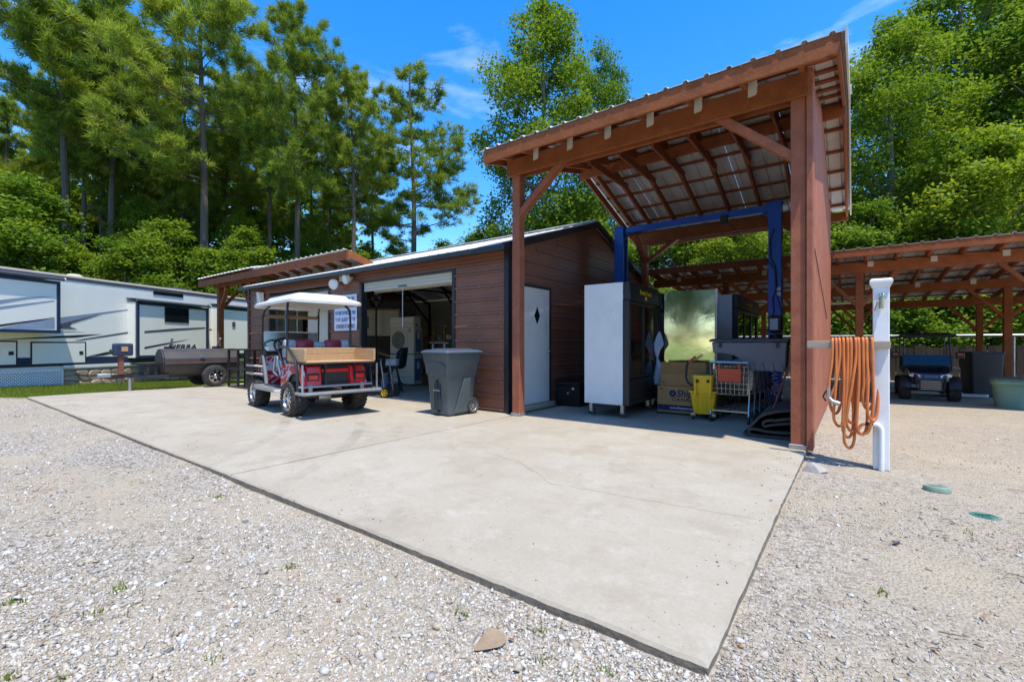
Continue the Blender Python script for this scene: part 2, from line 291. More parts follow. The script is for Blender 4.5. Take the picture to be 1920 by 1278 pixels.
# ------------------------------------------------------------------ helpers
def V(*a): return Vector(a)
class MB:
    def __init__(s): s.v = []; s.f = []
    def add(s, vs, fs):
        k = len(s.v); s.v += [tuple(p) for p in vs]; s.f += [tuple(i + k for i in q) for q in fs]; return s
    def box(s, x0, x1, y0, y1, z0, z1):
        return s.add([(x0,y0,z0),(x1,y0,z0),(x1,y1,z0),(x0,y1,z0),(x0,y0,z1),(x1,y0,z1),(x1,y1,z1),(x0,y1,z1)],
                     [(0,3,2,1),(4,5,6,7),(0,1,5,4),(1,2,6,5),(2,3,7,6),(3,0,4,7)])
    def beam(s, a, b, w, h, up=(0, 0, 1)):
        a = Vector(a); b = Vector(b); d = (b - a).normalized(); u = Vector(up)
        sd = d.cross(u)
        if sd.length < 1e-4: sd = d.cross(Vector((1, 0, 0)))
        sd.normalize(); u = sd.cross(d).normalized(); x = sd * w / 2; y = u * h / 2
        return s.add([a-x-y, a+x-y, a+x+y, a-x+y, b-x-y, b+x-y, b+x+y, b-x+y], [(0,3,2,1),(4,5,6,7),(0,1,5,4),(1,2,6,5),(2,3,7,6),(3,0,4,7)])
    def cyl(s, a, b, r0, r1=None, n=14, cap=True):
        r1 = r0 if r1 is None else r1
        a = Vector(a); b = Vector(b); d = (b - a).normalized(); x = d.orthogonal().normalized(); y = d.cross(x)
        vs = [p + (x * math.cos(t) + y * math.sin(t)) * r for p, r in ((a, r0), (b, r1)) for t in (2 * math.pi * i / n for i in range(n))]
        fs = [(i, (i + 1) % n, n + (i + 1) % n, n + i) for i in range(n)]
        if cap: fs += [tuple(range(n - 1, -1, -1)), tuple(range(n, 2 * n))]
        return s.add(vs, fs)
    def tube(s, pts, r, n=8, closed=False, cap=True):
        pts = [Vector(p) for p in pts]; m = len(pts); rr = r if isinstance(r, (list, tuple)) else [r] * m
        x = None; vs = []
        for i, p in enumerate(pts):
            if closed: d = pts[(i + 1) % m] - pts[i - 1]
            else: d = pts[min(i + 1, m - 1)] - pts[max(i - 1, 0)]
            d.normalize()
            if x is None: x = d.orthogonal().normalized()
            else:
                x = x - d * x.dot(d)
                x = x.normalized() if x.length > 1e-5 else d.orthogonal().normalized()
            y = d.cross(x)
            vs += [p + (x * math.cos(2*math.pi*k/n) + y * math.sin(2*math.pi*k/n)) * rr[i] for k in range(n)]
        fs = []
        for i in range(m if closed else m - 1):
            j = (i + 1) % m
            fs += [(i*n+k, i*n+(k+1) % n, j*n+(k+1) % n, j*n+k) for k in range(n)]
        if cap and not closed: fs += [tuple(range(n - 1, -1, -1)), tuple(range((m-1)*n, m*n))]
        return s.add(vs, fs)
    def prism(s, poly, vec):
        n = len(poly); vec = Vector(vec); a = [Vector(p) for p in poly]
        return s.add(a + [p + vec for p in a], [tuple(range(n - 1, -1, -1)), tuple(range(n, 2 * n))] + [(i, (i+1) % n, n + (i+1) % n, n + i) for i in range(n)])
    def loft(s, rings, cap=True):
        n = len(rings[0]); vs = [p for r in rings for p in r]; fs = []
        for i in range(len(rings) - 1):
            fs += [(i*n+k, i*n+(k+1) % n, (i+1)*n+(k+1) % n, (i+1)*n+k) for k in range(n)]
        if cap: fs += [tuple(range(n - 1, -1, -1)), tuple(range((len(rings)-1)*n, len(rings)*n))]
        return s.add(vs, fs)
    def lathe(s, prof, c=(0, 0, 0), axis='z', n=24, a0=0, a1=2*math.pi):
        full = abs(a1 - a0 - 2*math.pi) < 1e-6; m = n if full else n + 1; rings = []
        for i in range(m):
            t = a0 + (a1 - a0) * i / n; ca, sa = math.cos(t), math.sin(t)
            for r, h in prof:
                p = {'z': (r*ca, r*sa, h), 'y': (r*ca, h, r*sa), 'x': (h, r*ca, r*sa)}[axis]
                rings.append((p[0]+c[0], p[1]+c[1], p[2]+c[2]))
        k = len(prof); fs = []
        for i in range(n):
            j = (i + 1) % m
            fs += [(i*k+q, i*k+q+1, j*k+q+1, j*k+q) for q in range(k - 1)]
        return s.add(rings, fs)
    def xf(s, mat):
        s.v = [tuple(mat @ Vector(p)) for p in s.v]; return s
    def build(s, name, mat, parent=None, bevel=0, smooth=False, world=False, kind=None, label=None):
        me = bpy.data.meshes.new(name)
        vv = s.v
        if world and parent is not None:
            q = Vector((0, 0, 0)); p = parent
            while p is not None: q = q + p.location; p = p.parent
            vv = [(a[0]-q.x, a[1]-q.y, a[2]-q.z) for a in vv]
        me.from_pydata(vv, [], s.f)
        bm = bmesh.new(); bm.from_mesh(me); bmesh.ops.recalc_face_normals(bm, faces=bm.faces)
        if bevel:
            es = [e for e in bm.edges if len(e.link_faces) == 2 and e.calc_face_angle(0) > .6]
            try: bmesh.ops.bevel(bm, geom=es, offset=bevel, segments=2 if bevel > .02 else 1, profile=.5, affect='EDGES', clamp_overlap=True)
            except Exception: pass
        bm.to_mesh(me); bm.free()
        if smooth:
            me.polygons.foreach_set('use_smooth', [True] * len(me.polygons)); me.set_sharp_from_angle(angle=R(38))
        me.materials.append(mat)
        o = bpy.data.objects.new(name, me); COL.objects.link(o)
        if parent is not None: o.parent = parent
        if kind: o['kind'] = kind
        if label: o['label'] = label
        return o

def tag(o, label, cat, group=None):
    o['label'] = label; o['category'] = cat
    if group: o['group'] = group
    return o
def thing(name, label, cat, loc=(0, 0, 0), rz=0., group=None):
    o = bpy.data.objects.new(name, None); COL.objects.link(o); o.location = loc; o.rotation_euler = (0, 0, rz); o.empty_display_size = .2
    return tag(o, label, cat, group)
def dup(o, parent=None):
    c = o.copy(); COL.objects.link(c)
    if parent is not None: c.parent = parent
    for ch in list(o.children): dup(ch, c)
    return c
def share(o, loc, parent, rz=0.):
    c = o.copy(); COL.objects.link(c); c.parent = parent; c.location = loc; c.rotation_euler = (0, 0, rz); return c
def text(name, body, size, mat, parent, loc, rot, align='LEFT', xs=1., shear=0., ext=.001, space=1.):
    cu = bpy.data.curves.new(name, 'FONT'); cu.body = body; cu.size = size; cu.align_x = align; cu.extrude = ext; cu.shear = shear; cu.space_character = space
    cu.offset = size * .02; cu.materials.append(mat); cu.resolution_u = 3
    tmp = bpy.data.objects.new(name, cu); COL.objects.link(tmp)
    me = bpy.data.meshes.new_from_object(tmp.evaluated_get(bpy.context.evaluated_depsgraph_get())); bpy.data.objects.remove(tmp)
    o = bpy.data.objects.new(name, me); COL.objects.link(o); o.parent = parent; o.location = loc; o.rotation_euler = rot; o.scale = (xs, 1, 1); return o
def np_mesh(name, verts, tris, mat, col=None, quads=None, parent=None):
    me = bpy.data.meshes.new(name); nv = len(verts)
    me.vertices.add(nv); me.vertices.foreach_set('co', np.ascontiguousarray(verts, dtype=np.float32).ravel())
    k = tris.shape[1]; nf = len(tris)
    me.loops.add(nf * k); me.loops.foreach_set('vertex_index', np.ascontiguousarray(tris, dtype=np.int32).ravel())
    me.polygons.add(nf); me.polygons.foreach_set('loop_start', np.arange(0, nf * k, k, dtype=np.int32))
    me.update(calc_edges=True); me.validate()
    if col is not None:
        a = me.color_attributes.new('Col', 'FLOAT_COLOR', 'POINT')
        c4 = np.ones((nv, 4), np.float32); c4[:, :col.shape[1]] = col; a.data.foreach_set('color', c4.ravel())
    me.materials.append(mat)
    o = bpy.data.objects.new(name, me); COL.objects.link(o)
    if parent is not None: o.parent = parent
    return o
# ================================================================== ground, slab, gravel, grass
def sstep(a, b, x):
    t = np.clip((x - a) / (b - a), 0, 1); return t * t * (3 - 2 * t)
def gz(x, y):
    x = np.asarray(x, float); y = np.asarray(y, float)
    dip = -.05 * np.clip(y - 1.8, 0, 9) * sstep(-14.6, -16.4, x)
    rough = .012 * np.sin(x * 1.7 + y * .9) * np.sin(y * 1.3 - x * .6)
    return -.047 + dip + rough * (np.hypot(x, y) < 40)
xs = np.concatenate([[-600, -300, -150, -80, -50], np.arange(-36, 14.01, .5), [20, 30, 50, 90, 160, 320, 600]])
ys = np.concatenate([[-600, -300, -120, -60, -30, -15], np.arange(-8, 26.01, .5), [32, 45, 70, 120, 300, 600]])
gx, gy = np.meshgrid(xs, ys); gv = np.stack([gx.ravel(), gy.ravel(), gz(gx, gy).ravel()], 1)
nx = len(xs); ii, jj = np.meshgrid(np.arange(nx - 1), np.arange(len(ys) - 1)); q = (jj * nx + ii).ravel()
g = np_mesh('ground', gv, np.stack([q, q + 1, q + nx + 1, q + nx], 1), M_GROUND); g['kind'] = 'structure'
g.data.polygons.foreach_set('use_smooth', [True] * len(g.data.polygons))

slab = bpy.data.objects.new('concrete_slab', None); COL.objects.link(slab); slab['kind'] = 'structure'
def slab_panel(x0, x1, y0, y1, seed=0, y0r=None):
    y0r = y0 if y0r is None else y0r
    rs_ = random.Random(seed); ring = []
    def side(ax, ay, bx, by, nx, ny):
        ln = math.hypot(bx - ax, by - ay); k = max(2, int(ln / .06)); ch = 0.
        for i in range(k):
            t = i / k; ch = max(0, ch * .5 + (rs_.uniform(.002, .007) if rs_.random() < .06 else 0)); o = rs_.uniform(-.002, .002) + .0025 * math.sin(t * ln * 1.7 + seed) - ch
            if i == 0: o = 0
            ring.append((ax + (bx - ax) * t + nx * o, ay + (by - ay) * t + ny * o))
    side(x0, y0, x1, y0r, 0, -1); side(x1, y0r, x1, y1, 1, 0); side(x1, y1, x0, y1, 0, 1); side(x0, y1, x0, y0, -1, 0)
    cx, cy = (x0 + x1) / 2, (y0 + y1) / 2; mb = MB()
    ins = [(a - .012 * (1 if a > cx else -1) * (abs(abs(a - cx) - (x1 - x0)/2) < .05), c - .012 * (1 if c > cy else -1) * (abs(c - y1) < .05 or abs(c - (y0 + (y0r - y0) * (a - x0) / (x1 - x0))) < .05)) for a, c in ring]
    mb.loft([[(a + rs_.uniform(-.003, .003), c + rs_.uniform(-.003, .003), -.30) for a, c in ring], [(a, c, -.012 - rs_.uniform(0, .004)) for a, c in ring], [(a, c, 0) for a, c in ins]])
    o = mb.build('slab_panel', M_CONC, slab)
    o.data.materials.append(M_CONCEDGE)
    for p in o.data.polygons:
        if p.normal.z < .3: p.material_index = 1
    return o
slab_panel(-14.05, -4.307, 1.60, 5.885, 1, 1.69); slab_panel(-4.293, -.41, 1.69, 11.35, 2); slab_panel(-13.7, -4.40, 5.893, 12.05, 3)
MB().box(-4.306, -4.294, 1.70, 5.88, -.06, -.004).build('joint_shade_strip', M_STRBLK, slab)  # black strips put the shade inside the open slab joints in as colour
MB().box(-14.0, -4.31, 5.886, 5.892, -.06, -.004).build('joint_shade_strip', M_STRBLK, slab)
# hairline crack wandering over the near panel
rc = random.Random(5); cp = []
ctrl = [(-3.05, 3.62), (-2.55, 3.52), (-2.2, 3.30), (-1.95, 3.12), (-1.75, 3.16), (-1.3, 3.19), (-.9, 3.24), (-.43, 3.28)]
for (a, b), (c, d) in zip(ctrl[:-1], ctrl[1:]):
    for k in range(8):
        t = k / 8; cp.append((a + (c-a)*t + rc.uniform(-.012, .012), b + (d-b)*t + rc.uniform(-.012, .012)))
mb = MB()
for (a, b), (c, d) in zip(cp[:-1], cp[1:]):
    dv = Vector((c-a, d-b, 0)).normalized(); n = Vector((-dv.y, dv.x, 0)) * rc.uniform(.0006, .0017)
    mb.add([(a-n.x, b-n.y, .002), (a+n.x, b+n.y, .002), (c+n.x, d+n.y, .002), (c-n.x, d-n.y, .002)], [(0, 1, 2, 3)])
mb.build('crack', M_CONCEDGE, slab)

def stones(name, pos, size, cols, mat, seed=3):
    rg = np.random.default_rng(seed)
    cu = np.array([(-1,-1,-1),(1,-1,-1),(1,1,-1),(-1,1,-1),(-1,-1,1),(1,-1,1),(1,1,1),(-1,1,1)]) * .62
    fi = np.array([(0,2,1),(0,3,2),(4,5,6),(4,6,7),(0,1,5),(0,5,4),(1,2,6),(1,6,5),(2,3,7),(2,7,6),(3,0,4),(3,4,7)])
    n = len(pos); v = cu[None] * rg.uniform(.35, 1.35, (n, 8, 1)) + rg.normal(0, .12, (n, 8, 3)); v = v * np.stack([rg.uniform(.8, 1.4, n), rg.uniform(.6, 1.1, n), rg.uniform(.5, 1.0, n)], 1)[:, None]
    q = rg.normal(0, 1, (n, 4)); q /= np.linalg.norm(q, axis=1, keepdims=True); w_, x, y, z = q.T
    M = np.stack([1-2*(y*y+z*z), 2*(x*y-z*w_), 2*(x*z+y*w_), 2*(x*y+z*w_), 1-2*(x*x+z*z), 2*(y*z-x*w_), 2*(x*z-y*w_), 2*(y*z+x*w_), 1-2*(x*x+y*y)], 1).reshape(n, 3, 3)
    v = np.einsum('nij,nkj->nki', M, v) * np.array([1, 1, .8]); v = v * size[:, None, None] + pos[:, None]
    f = (fi[None] + (np.arange(n) * 8)[:, None, None]).reshape(-1, 3)
    return np_mesh(name, v.reshape(-1, 3), f, mat, np.repeat(cols, 8, 0))
rg = np.random.default_rng(7)
FW = np.array([-.5995, .8004]); RT = np.array([.8004, .5995])
n = 430000
d = 1.35 + (rg.uniform(0, 1, n) ** 1.55) * 10.5; lat = rg.uniform(-1.30, 1.30, n) * d
P2 = d[:, None] * FW + lat[:, None] * RT; X, Y = P2[:, 0], P2[:, 1]
onslab = (X > -14.1) & (X < -.39) & (Y > np.where(X > -4.3, 1.68, 1.68 + (X + 4.3) * .0092)); east = X > -.39
cl = .5 + .5 * np.sin(X * 2.1 + np.sin(Y * 1.7)) * np.sin(Y * 2.3 + np.cos(X * 1.1))
edge = np.minimum(np.abs(X + .39) + (Y < 1.5) * 9, np.abs(Y - 1.6) + (X > -.3) * 9)
dens = np.where(east, .09 + .22 * cl * (Y < 4) + .5 * np.exp(-edge / .25) * (Y < 4.4), .5 + .5 * cl)
dens = np.where(~east & (d > 4.2), dens * np.clip(1 - (d - 4.2) / 7, .12, 1), dens)
dens = np.where(~east & (X < -3.8) & (Y < .9), dens * .55, dens)
trk = np.exp(-((Y - .95 - .12 * np.sin(X * .7)) / .2) ** 2) + np.exp(-((Y + .55 - .12 * np.sin(X * .7)) / .2) ** 2); dens = np.where(~east & (X < -2.2), dens * (1 - .75 * np.clip(trk, 0, 1)), dens)
patch = sstep(.25, .6, np.sin(X * 1.3 + 2 * np.sin(Y * .9)) * np.sin(Y * 1.9 + 1.5 * np.cos(X * .8))); dens = dens * (1 - .55 * patch)
keep = ~onslab & (rg.uniform(0, 1, n) < dens * .72) & (Y < 8) & (X < 7); X, Y, d, ea = X[keep], Y[keep], d[keep], east[keep]
m = len(X); sz = np.clip(rg.lognormal(-5.12, .40, m), .003, .019) * (1 + .03 * d) * np.where(ea, .8, 1)
big = rg.uniform(0, 1, m) < .03; sz = np.where(big, sz * rg.uniform(1.5, 2.3, m), sz)
pos = np.stack([X, Y, gz(X, Y) + sz * .1], 1)
pal = np.array([1.10, 1.14, 1.18]) * np.array([(.46, .42, .365), (.41, .355, .29), (.37, .305, .23), (.32, .26, .19), (.29, .265, .235), (.17, .155, .14), (.43, .34, .235), (.53, .50, .455)])
ci = rg.choice(8, m, p=[.22, .22, .17, .11, .07, .015, .075, .12]); colr = pal[ci] * rg.uniform(.82, 1.1, (m, 1)) * np.where(ea, .9, 1)[:, None]
ns = 420; ex = rg.uniform(-13.5, -.45, ns); ey = 1.72 + np.abs(rg.normal(0, .22, ns)); e2 = rg.uniform(0, 1, ns) < .3; ex = np.where(e2, -.43 - np.abs(rg.normal(0, .16, ns)), ex); ey = np.where(e2, rg.uniform(1.8, 5.6, ns), ey)
es = np.clip(rg.lognormal(-5.5, .4, ns), .002, .009); pos = np.concatenate([pos, np.stack([ex, ey, es * .4], 1)]); sz = np.concatenate([sz, es]); colr = np.concatenate([colr, pal[rg.choice(8, ns)] * .9])
gs = stones('loose_gravel', pos, sz, colr, M_GRAV); gs['kind'] = 'stuff'; gs['label'] = 'pale crushed stone gravel around the slab'; gs['category'] = 'gravel'

def rock(name, label, loc, dims, col, seed, rz=0.):
    rr = random.Random(seed); bm = bmesh.new(); bmesh.ops.create_icosphere(bm, subdivisions=3, radius=1)
    offs = [(Vector((rr.uniform(-1, 1), rr.uniform(-1, 1), rr.uniform(-1, 1))).normalized(), rr.uniform(.30, .72)) for _ in range(12)]
    for v in bm.verts:
        p = v.co.copy()
        for nrm, h in offs:
            dd = p.dot(nrm)
            if dd > h: p -= nrm * (dd - h) * .97
        v.co = Vector((p.x * dims[0], p.y * dims[1], max(p.z, -.5) * dims[2]))
    me = bpy.data.meshes.new(name); bm.to_mesh(me); bm.free(); me.materials.append(pm('rock_%d' % seed, col, .85, var=.25, vs=9, bump=.5, bs=40, dirt=tuple(c*.6 for c in col), ds=7, damt=.6))
    me.polygons.foreach_set('use_smooth', [True] * len(me.polygons)); me.set_sharp_from_angle(angle=R(18))
    o = bpy.data.objects.new(name, me); COL.objects.link(o); o.location = loc; o.rotation_euler = (0, 0, rz); return tag(o, label, 'rock')
rock('rock', 'brown flat-sided rock lying on the gravel before the slab', (-1.13, 1.36, -.025), (.072, .046, .05), (.30, .215, .14), 21, .9)
rock('rock', 'grey boulder on the corner of the slab by the post', (-.30, 5.02, -.02), (.13, .09, .085), (.33, .31, .285), 22, .3)
rock('rock', 'small round orange-brown stone beside the near slab corner', (-.345, 1.93, -.035), (.022, .016, .012), (.42, .24, .10), 23)
rock('rock', 'dark grey pebble on the sand right of the slab', (.19, 3.46, -.03), (.030, .024, .022), (.12, .11, .11), 24, .4)
rock('rock', 'red-brown stone lying near the bottom right corner', (.62, 2.1, -.035), (.032, .02, .014), (.33, .13, .08), 25, .5)

def lid(name, label, loc, r, mat, tilt):
    t = thing(name, label, 'valve cover', loc)
    MB().lathe([(0, .02), (r*.8, .022), (r*.93, .02), (r, .012), (r, -.02)], n=30).build('cover', mat, t, smooth=True)
    mb = MB()
    for k in range(3): mb.box(-r*.5, r*.5, -.018+(k-1)*r*.4, -.008+(k-1)*r*.4, .0225, .026)
    mb.build('grip_rib', mat, t); t.rotation_euler = (tilt, 0, .4); return t
lid('valve_cover', 'pale green round cover standing tilted on the sand', (.526, 4.94, -.028), .085, M_LID1, R(-5))
lid('valve_cover', 'dark green round cover half buried in the sand', (.706, 4.385, -.058), .085, M_LID2, 0)

def blades(name, P, h, w_, mat, seed, lean=.4):
    rgn = np.random.default_rng(seed); n = len(P); a = rgn.uniform(0, 6.283, n); dr = np.stack([np.cos(a), np.sin(a)], 1) * (h * rgn.uniform(0, lean, n))[:, None]
    sd = np.stack([-np.sin(a), np.cos(a)], 1) * w_
    b0 = P.copy(); b0[:, :2] -= sd; b1 = P.copy(); b1[:, :2] += sd; tp = P.copy(); tp[:, :2] += dr; tp[:, 2] += h
    v = np.stack([b0, b1, tp], 1).reshape(-1, 3); f = np.arange(n * 3).reshape(-1, 3)
    c = np.repeat(rgn.uniform(.15, .9, n), 3)[:, None].repeat(3, 1)
    return np_mesh(name, v, f, mat, c)
RVP = np.array([-17.8, 1.55]); RVU = np.array([-.447, .894]); RVN = np.array([.894, .447])
n = 170000; gxp = rg.uniform(-21.5, -14.02, n); gyp = rg.uniform(-2.0, 8.0, n)
side = (np.stack([gxp, gyp], 1) - RVP) @ RVN
k = (side > -.15) & ~((gxp > -14.06) & (gyp > 1.55)) & (gyp > 1.65 + .35 * np.sin(gxp * 1.3) - .35 * np.clip(-14.5 - gxp, 0, 4)) & (side < 4.2)
gxp, gyp = gxp[k], gyp[k]
hh = rg.uniform(.03, .085, len(gxp))
gr = blades('lawn_grass', np.stack([gxp, gyp, gz(gxp, gyp)], 1), hh, .006, M_GRASS, 5); gr['kind'] = 'stuff'; gr['label'] = 'bright green mown grass strip between slab and trailer'; gr['category'] = 'grass'
# weeds poking through the gravel
wp = []
for (x, y, c) in [(-2.35, 1.22, 26), (-3.9, 1.45, 34), (-2.78, .62, 30), (-2.62, .50, 18), (-3.0, .30, 26), (-2.2, .33, 14), (-2.35, .22, 14), (-1.35, 1.45, 20), (-1.02, 1.55, 16), (-.92, 1.42, 14), (-.78, 1.38, 12), (-.70, 1.5, 10), (.1, 2.75, 16), (-1.18, 1.02, 16), (.55, 3.9, 10), (-1.9, .7, 12)]:
    for _ in range(c): wp.append((x + rc.gauss(0, .018), y + rc.gauss(0, .018), 0))
wp = np.array(wp); wp[:, 2] = gz(wp[:, 0], wp[:, 1])
wd = blades('weeds', wp, rg.uniform(.015, .038, len(wp)), .0035, M_GRASS, 6, .9); wd['kind'] = 'stuff'; wd['label'] = 'small tufts of green weeds in the gravel'; wd['category'] = 'weeds'

# fallen leaves and twigs blown over the yard
rl_ = random.Random(31); lv = MB(); tw_ = MB()
for _ in range(90):
    x, y = (rl_.uniform(-.2, 3.2), rl_.uniform(1.2, 8)) if rl_.random() < .6 else (rl_.uniform(-8, -.8), rl_.uniform(-1.2, 1.5))
    z = float(gz(x, y)) + .012; a = rl_.uniform(0, 6.28); s = rl_.uniform(.008, .02); c_, s_ = math.cos(a) * s, math.sin(a) * s
    lv.add([(x - c_, y - s_, z), (x + s_*.5, y - c_*.5, z + rl_.uniform(0, .012)), (x + c_, y + s_, z + .004), (x - s_*.5, y + c_*.5, z + rl_.uniform(0, .012))], [(0, 1, 2, 3)])
for _ in range(60):
    x, y = (rl_.uniform(-.2, 3.2), rl_.uniform(1.5, 8)) if rl_.random() < .75 else (rl_.uniform(-8, -.8), rl_.uniform(-1.0, 1.5))
    z = float(gz(x, y)) + .012; a = rl_.uniform(0, 6.28); s = rl_.uniform(.03, .12)
    tw_.tube([(x, y, z), (x + math.cos(a)*s*.5, y + math.sin(a)*s*.5, z + .008), (x + math.cos(a + .4)*s, y + math.sin(a + .4)*s, z)], [.0025, .002, .001], 5)
o = lv.build('dead_leaves', pm('dead_leaf', (.22, .095, .04), .8, var=.4, vs=9)); o['kind'] = 'stuff'; o['label'] = 'brown dead leaves scattered over the gravel'; o['category'] = 'leaves'
o = tw_.build('twigs', pm('twig_brown', (.14, .09, .06), .9, var=.3)); o['kind'] = 'stuff'; o['label'] = 'thin brown twigs scattered over the gravel'; o['category'] = 'twigs'

# ================================================================== metal shed
shed = thing('metal_shed', 'long brown metal-sided workshop with open roll-up bays', 'shed', (-9.1, 8.95, 0))
SX0, SX1, SY0, SY1, SE, SR = -13.67, -4.5, 5.9, 12.0, 2.74, 3.70
CH = .228
def course(z, h=CH):          # profile of one siding course: (outward, z)
    return [(0, z + .002), (.028, z + .006), (.028, z + .034), (.006, z + .05), (.006, z + .095), (.011, z + .10), (.011, z + .112), (.006, z + .117), (.006, z + .165), (.011, z + .17), (.011, z + .182), (.006, z + .187), (.006, z + h - .001), (0, z + h - .001)]
def siding_x(x0, x1, y, z, sgn=-1, h=CH):
    MB().prism([(x0, y + sgn * o, zz) for o, zz in course(z, h)], (x1 - x0, 0, 0)).build('siding_panel', M_SIDING, shed, world=True)
def siding_y(y0, y1, x, z, sgn=1):
    MB().prism([(x + sgn * o, y0, zz) for o, zz in course(z)], (0, y1 - y0, 0)).build('siding_panel', M_SIDING, shed, world=True)
B1 = (-12.46, -9.70, 2.36); B2 = (-8.40, -5.75, 2.42)
z = .02
for i in range(12):
    h = min(CH, 2.70 - z)
    if z > 2.4: break
    if z + .02 < 2.25:
        for x0, x1 in ((SX0, B1[0] - .06), (B1[1] + .06, B2[0] - .06), (B2[1] + .06, SX1)): siding_x(x0, x1, SY0, z, h=h)
    else: siding_x(SX0, SX1, SY0, z + .16, h=CH)
    z += CH
for x0, x1 in ((SX0, B1[0] - .06), (B1[1] + .06, B2[0] - .06), (B2[1] + .06, SX1)): siding_x(x0, x1, SY0, 2.30, h=.159)
MB().box(SX0, SX1, SY0 + .005, SY0 + .03, 2.46, 2.72).build('header', M_SIDING, shed, world=True)
# gable wall toward the lift bay
DR = (6.28, 7.10, 2.10)
def gy(zz):                     # extent of the gable at a height
    if zz <= SE: return SY0 + .02, SY1 - .02
    t = (zz - SE) / (SR - SE); return SY0 + t * 3.05 + .03, SY1 - t * 3.05 - .03
z = .02
while z < SR - .2:
    a, b = gy(z + CH)
    if z < DR[2] - .05:
        siding_y(a, DR[0] - .05, SX1, z); siding_y(DR[1] + .05, b, SX1, z)
    else: siding_y(a, b, SX1, z)
    z += CH
MB().prism([(SX1 - .03, DR[1]+.06, .0), (SX1 - .03, SY1, 0), (SX1 - .03, SY1, SE), (SX1 - .03, 8.95, SR - .03), (SX1 - .03, SY0, SE), (SX1 - .03, SY0, DR[2]), (SX1 - .03, DR[1]+.06, DR[2])], (.026, 0, 0)).build('end_wall', M_SIDING, shed, world=True)
MB().box(SX1 - .03, SX1 - .004, SY0 + .03, DR[0] - .06, 0, DR[2]).build('end_wall', M_SIDING, shed, world=True)
sc_ = MB()
def dotx(x, z): sc_.lathe([(0, -.036), (.006, -.0355), (.010, -.031), (.010, -.026)], c=(x, SY0, z), axis='y', n=6)
def doty(y, z): sc_.lathe([(0, .036), (.006, .0355), (.010, .031), (.010, .026)], c=(SX1, y, z), axis='x', n=6)
for i_ in range(11):
    zc = .04 + i_ * CH
    for x in (-13.5, -12.62, -9.5, -8.6, -5.62, -4.62, -5.1):
        if zc < 2.25: dotx(x, zc)
for i_ in range(15):
    zc = .04 + i_ * CH
    for y in (7.3, 8.2, 8.95, 9.7, 10.6, 11.5):
        a_, b_ = gy(zc + CH)
        if a_ < y < b_: doty(y, zc)
sc_.build('screw_heads', M_STEEL, shed, world=True, kind='stuff')
# other outer walls and pale liner
MB().box(SX0, SX1 - .04, SY1 - .02, SY1, 0, SE).build('back_wall', M_SIDING, shed, world=True)
MB().prism([(SX0, SY0 + .04, 0), (SX0, SY1 - .03, 0), (SX0, SY1 - .03, SE), (SX0, 8.95, SR - .03), (SX0, SY0 + .04, SE)], (.02, 0, 0)).build('end_wall', M_SIDING, shed, world=True)
for i in range(11):
    z0 = .02 + i * .245
    MB().box(SX0 + .05, SX1 - .06, SY1 - .05, SY1 - .03, z0, z0 + .237).build('liner_panel', M_INT, shed, bevel=.008, world=True)
    MB().box(SX0 + .03, SX0 + .05, SY0 + .06, SY1 - .06, z0, z0 + .237).build('liner_panel', M_INT, shed, bevel=.008, world=True)
    MB().box(SX1 - .06, SX1 - .04, DR[1] + .08, SY1 - .06, z0, z0 + .237).build('liner_panel', M_INT, shed, bevel=.008, world=True)
# trims
for x in (SX1 - .02,): MB().box(x - .04, x + .055, SY0 - .035, SY0 + .06, 0, SE - .02).build('corner_trim', M_BLACKM, shed, bevel=.004, world=True)
MB().box(SX0 - .03, SX0 + .03, SY0 - .035, SY0 + .06, 0, SE - .02).build('corner_trim', M_BLACKM, shed, bevel=.004, world=True)
for (x0, x1, zt) in (B1, B2):
    for x in (x0 - .045, x1 + .045): MB().box(x - .035, x + .035, SY0 - .03, SY0 + .12, 0, zt + .04).build('door_trim', M_BLACKM, shed, bevel=.004, world=True)
    MB().box(x0 - .01, x1 + .01, SY0 - .03, SY0 + .12, zt, zt + .045).build('door_trim', M_BLACKM, shed, bevel=.004, world=True)
    rd = MB(); 
    for k in range(3): rd.box(x0 + .02, x1 - .02, SY0 + .02, SY0 + .05 - .004 * (k % 2), zt - .062 * (k + 1) + .002, zt - .062 * k)
    rdo = rd.build('roll_up_door', M_CREAM, shed, bevel=.004, world=True)
    MB().cyl((x0 + .06, SY0 + .32, zt - .02), (x1 - .06, SY0 + .32, zt - .02), .17, n=20).build('door_drum', M_CREAM, shed, smooth=True, world=True)
    xm = (x0 + x1) / 2 - .05
    MB().cyl((xm, SY0 + .015, zt - .19), (xm, SY0 + .015, zt - 1.0), .006, n=6).build('pull_cord', M_WHITE, shed, world=True)
    MB().box(xm - .12, xm + .12, SY0 + .0, SY0 + .02, zt - .165, zt - .145).build('door_handle', M_BLACKM, shed, world=True)
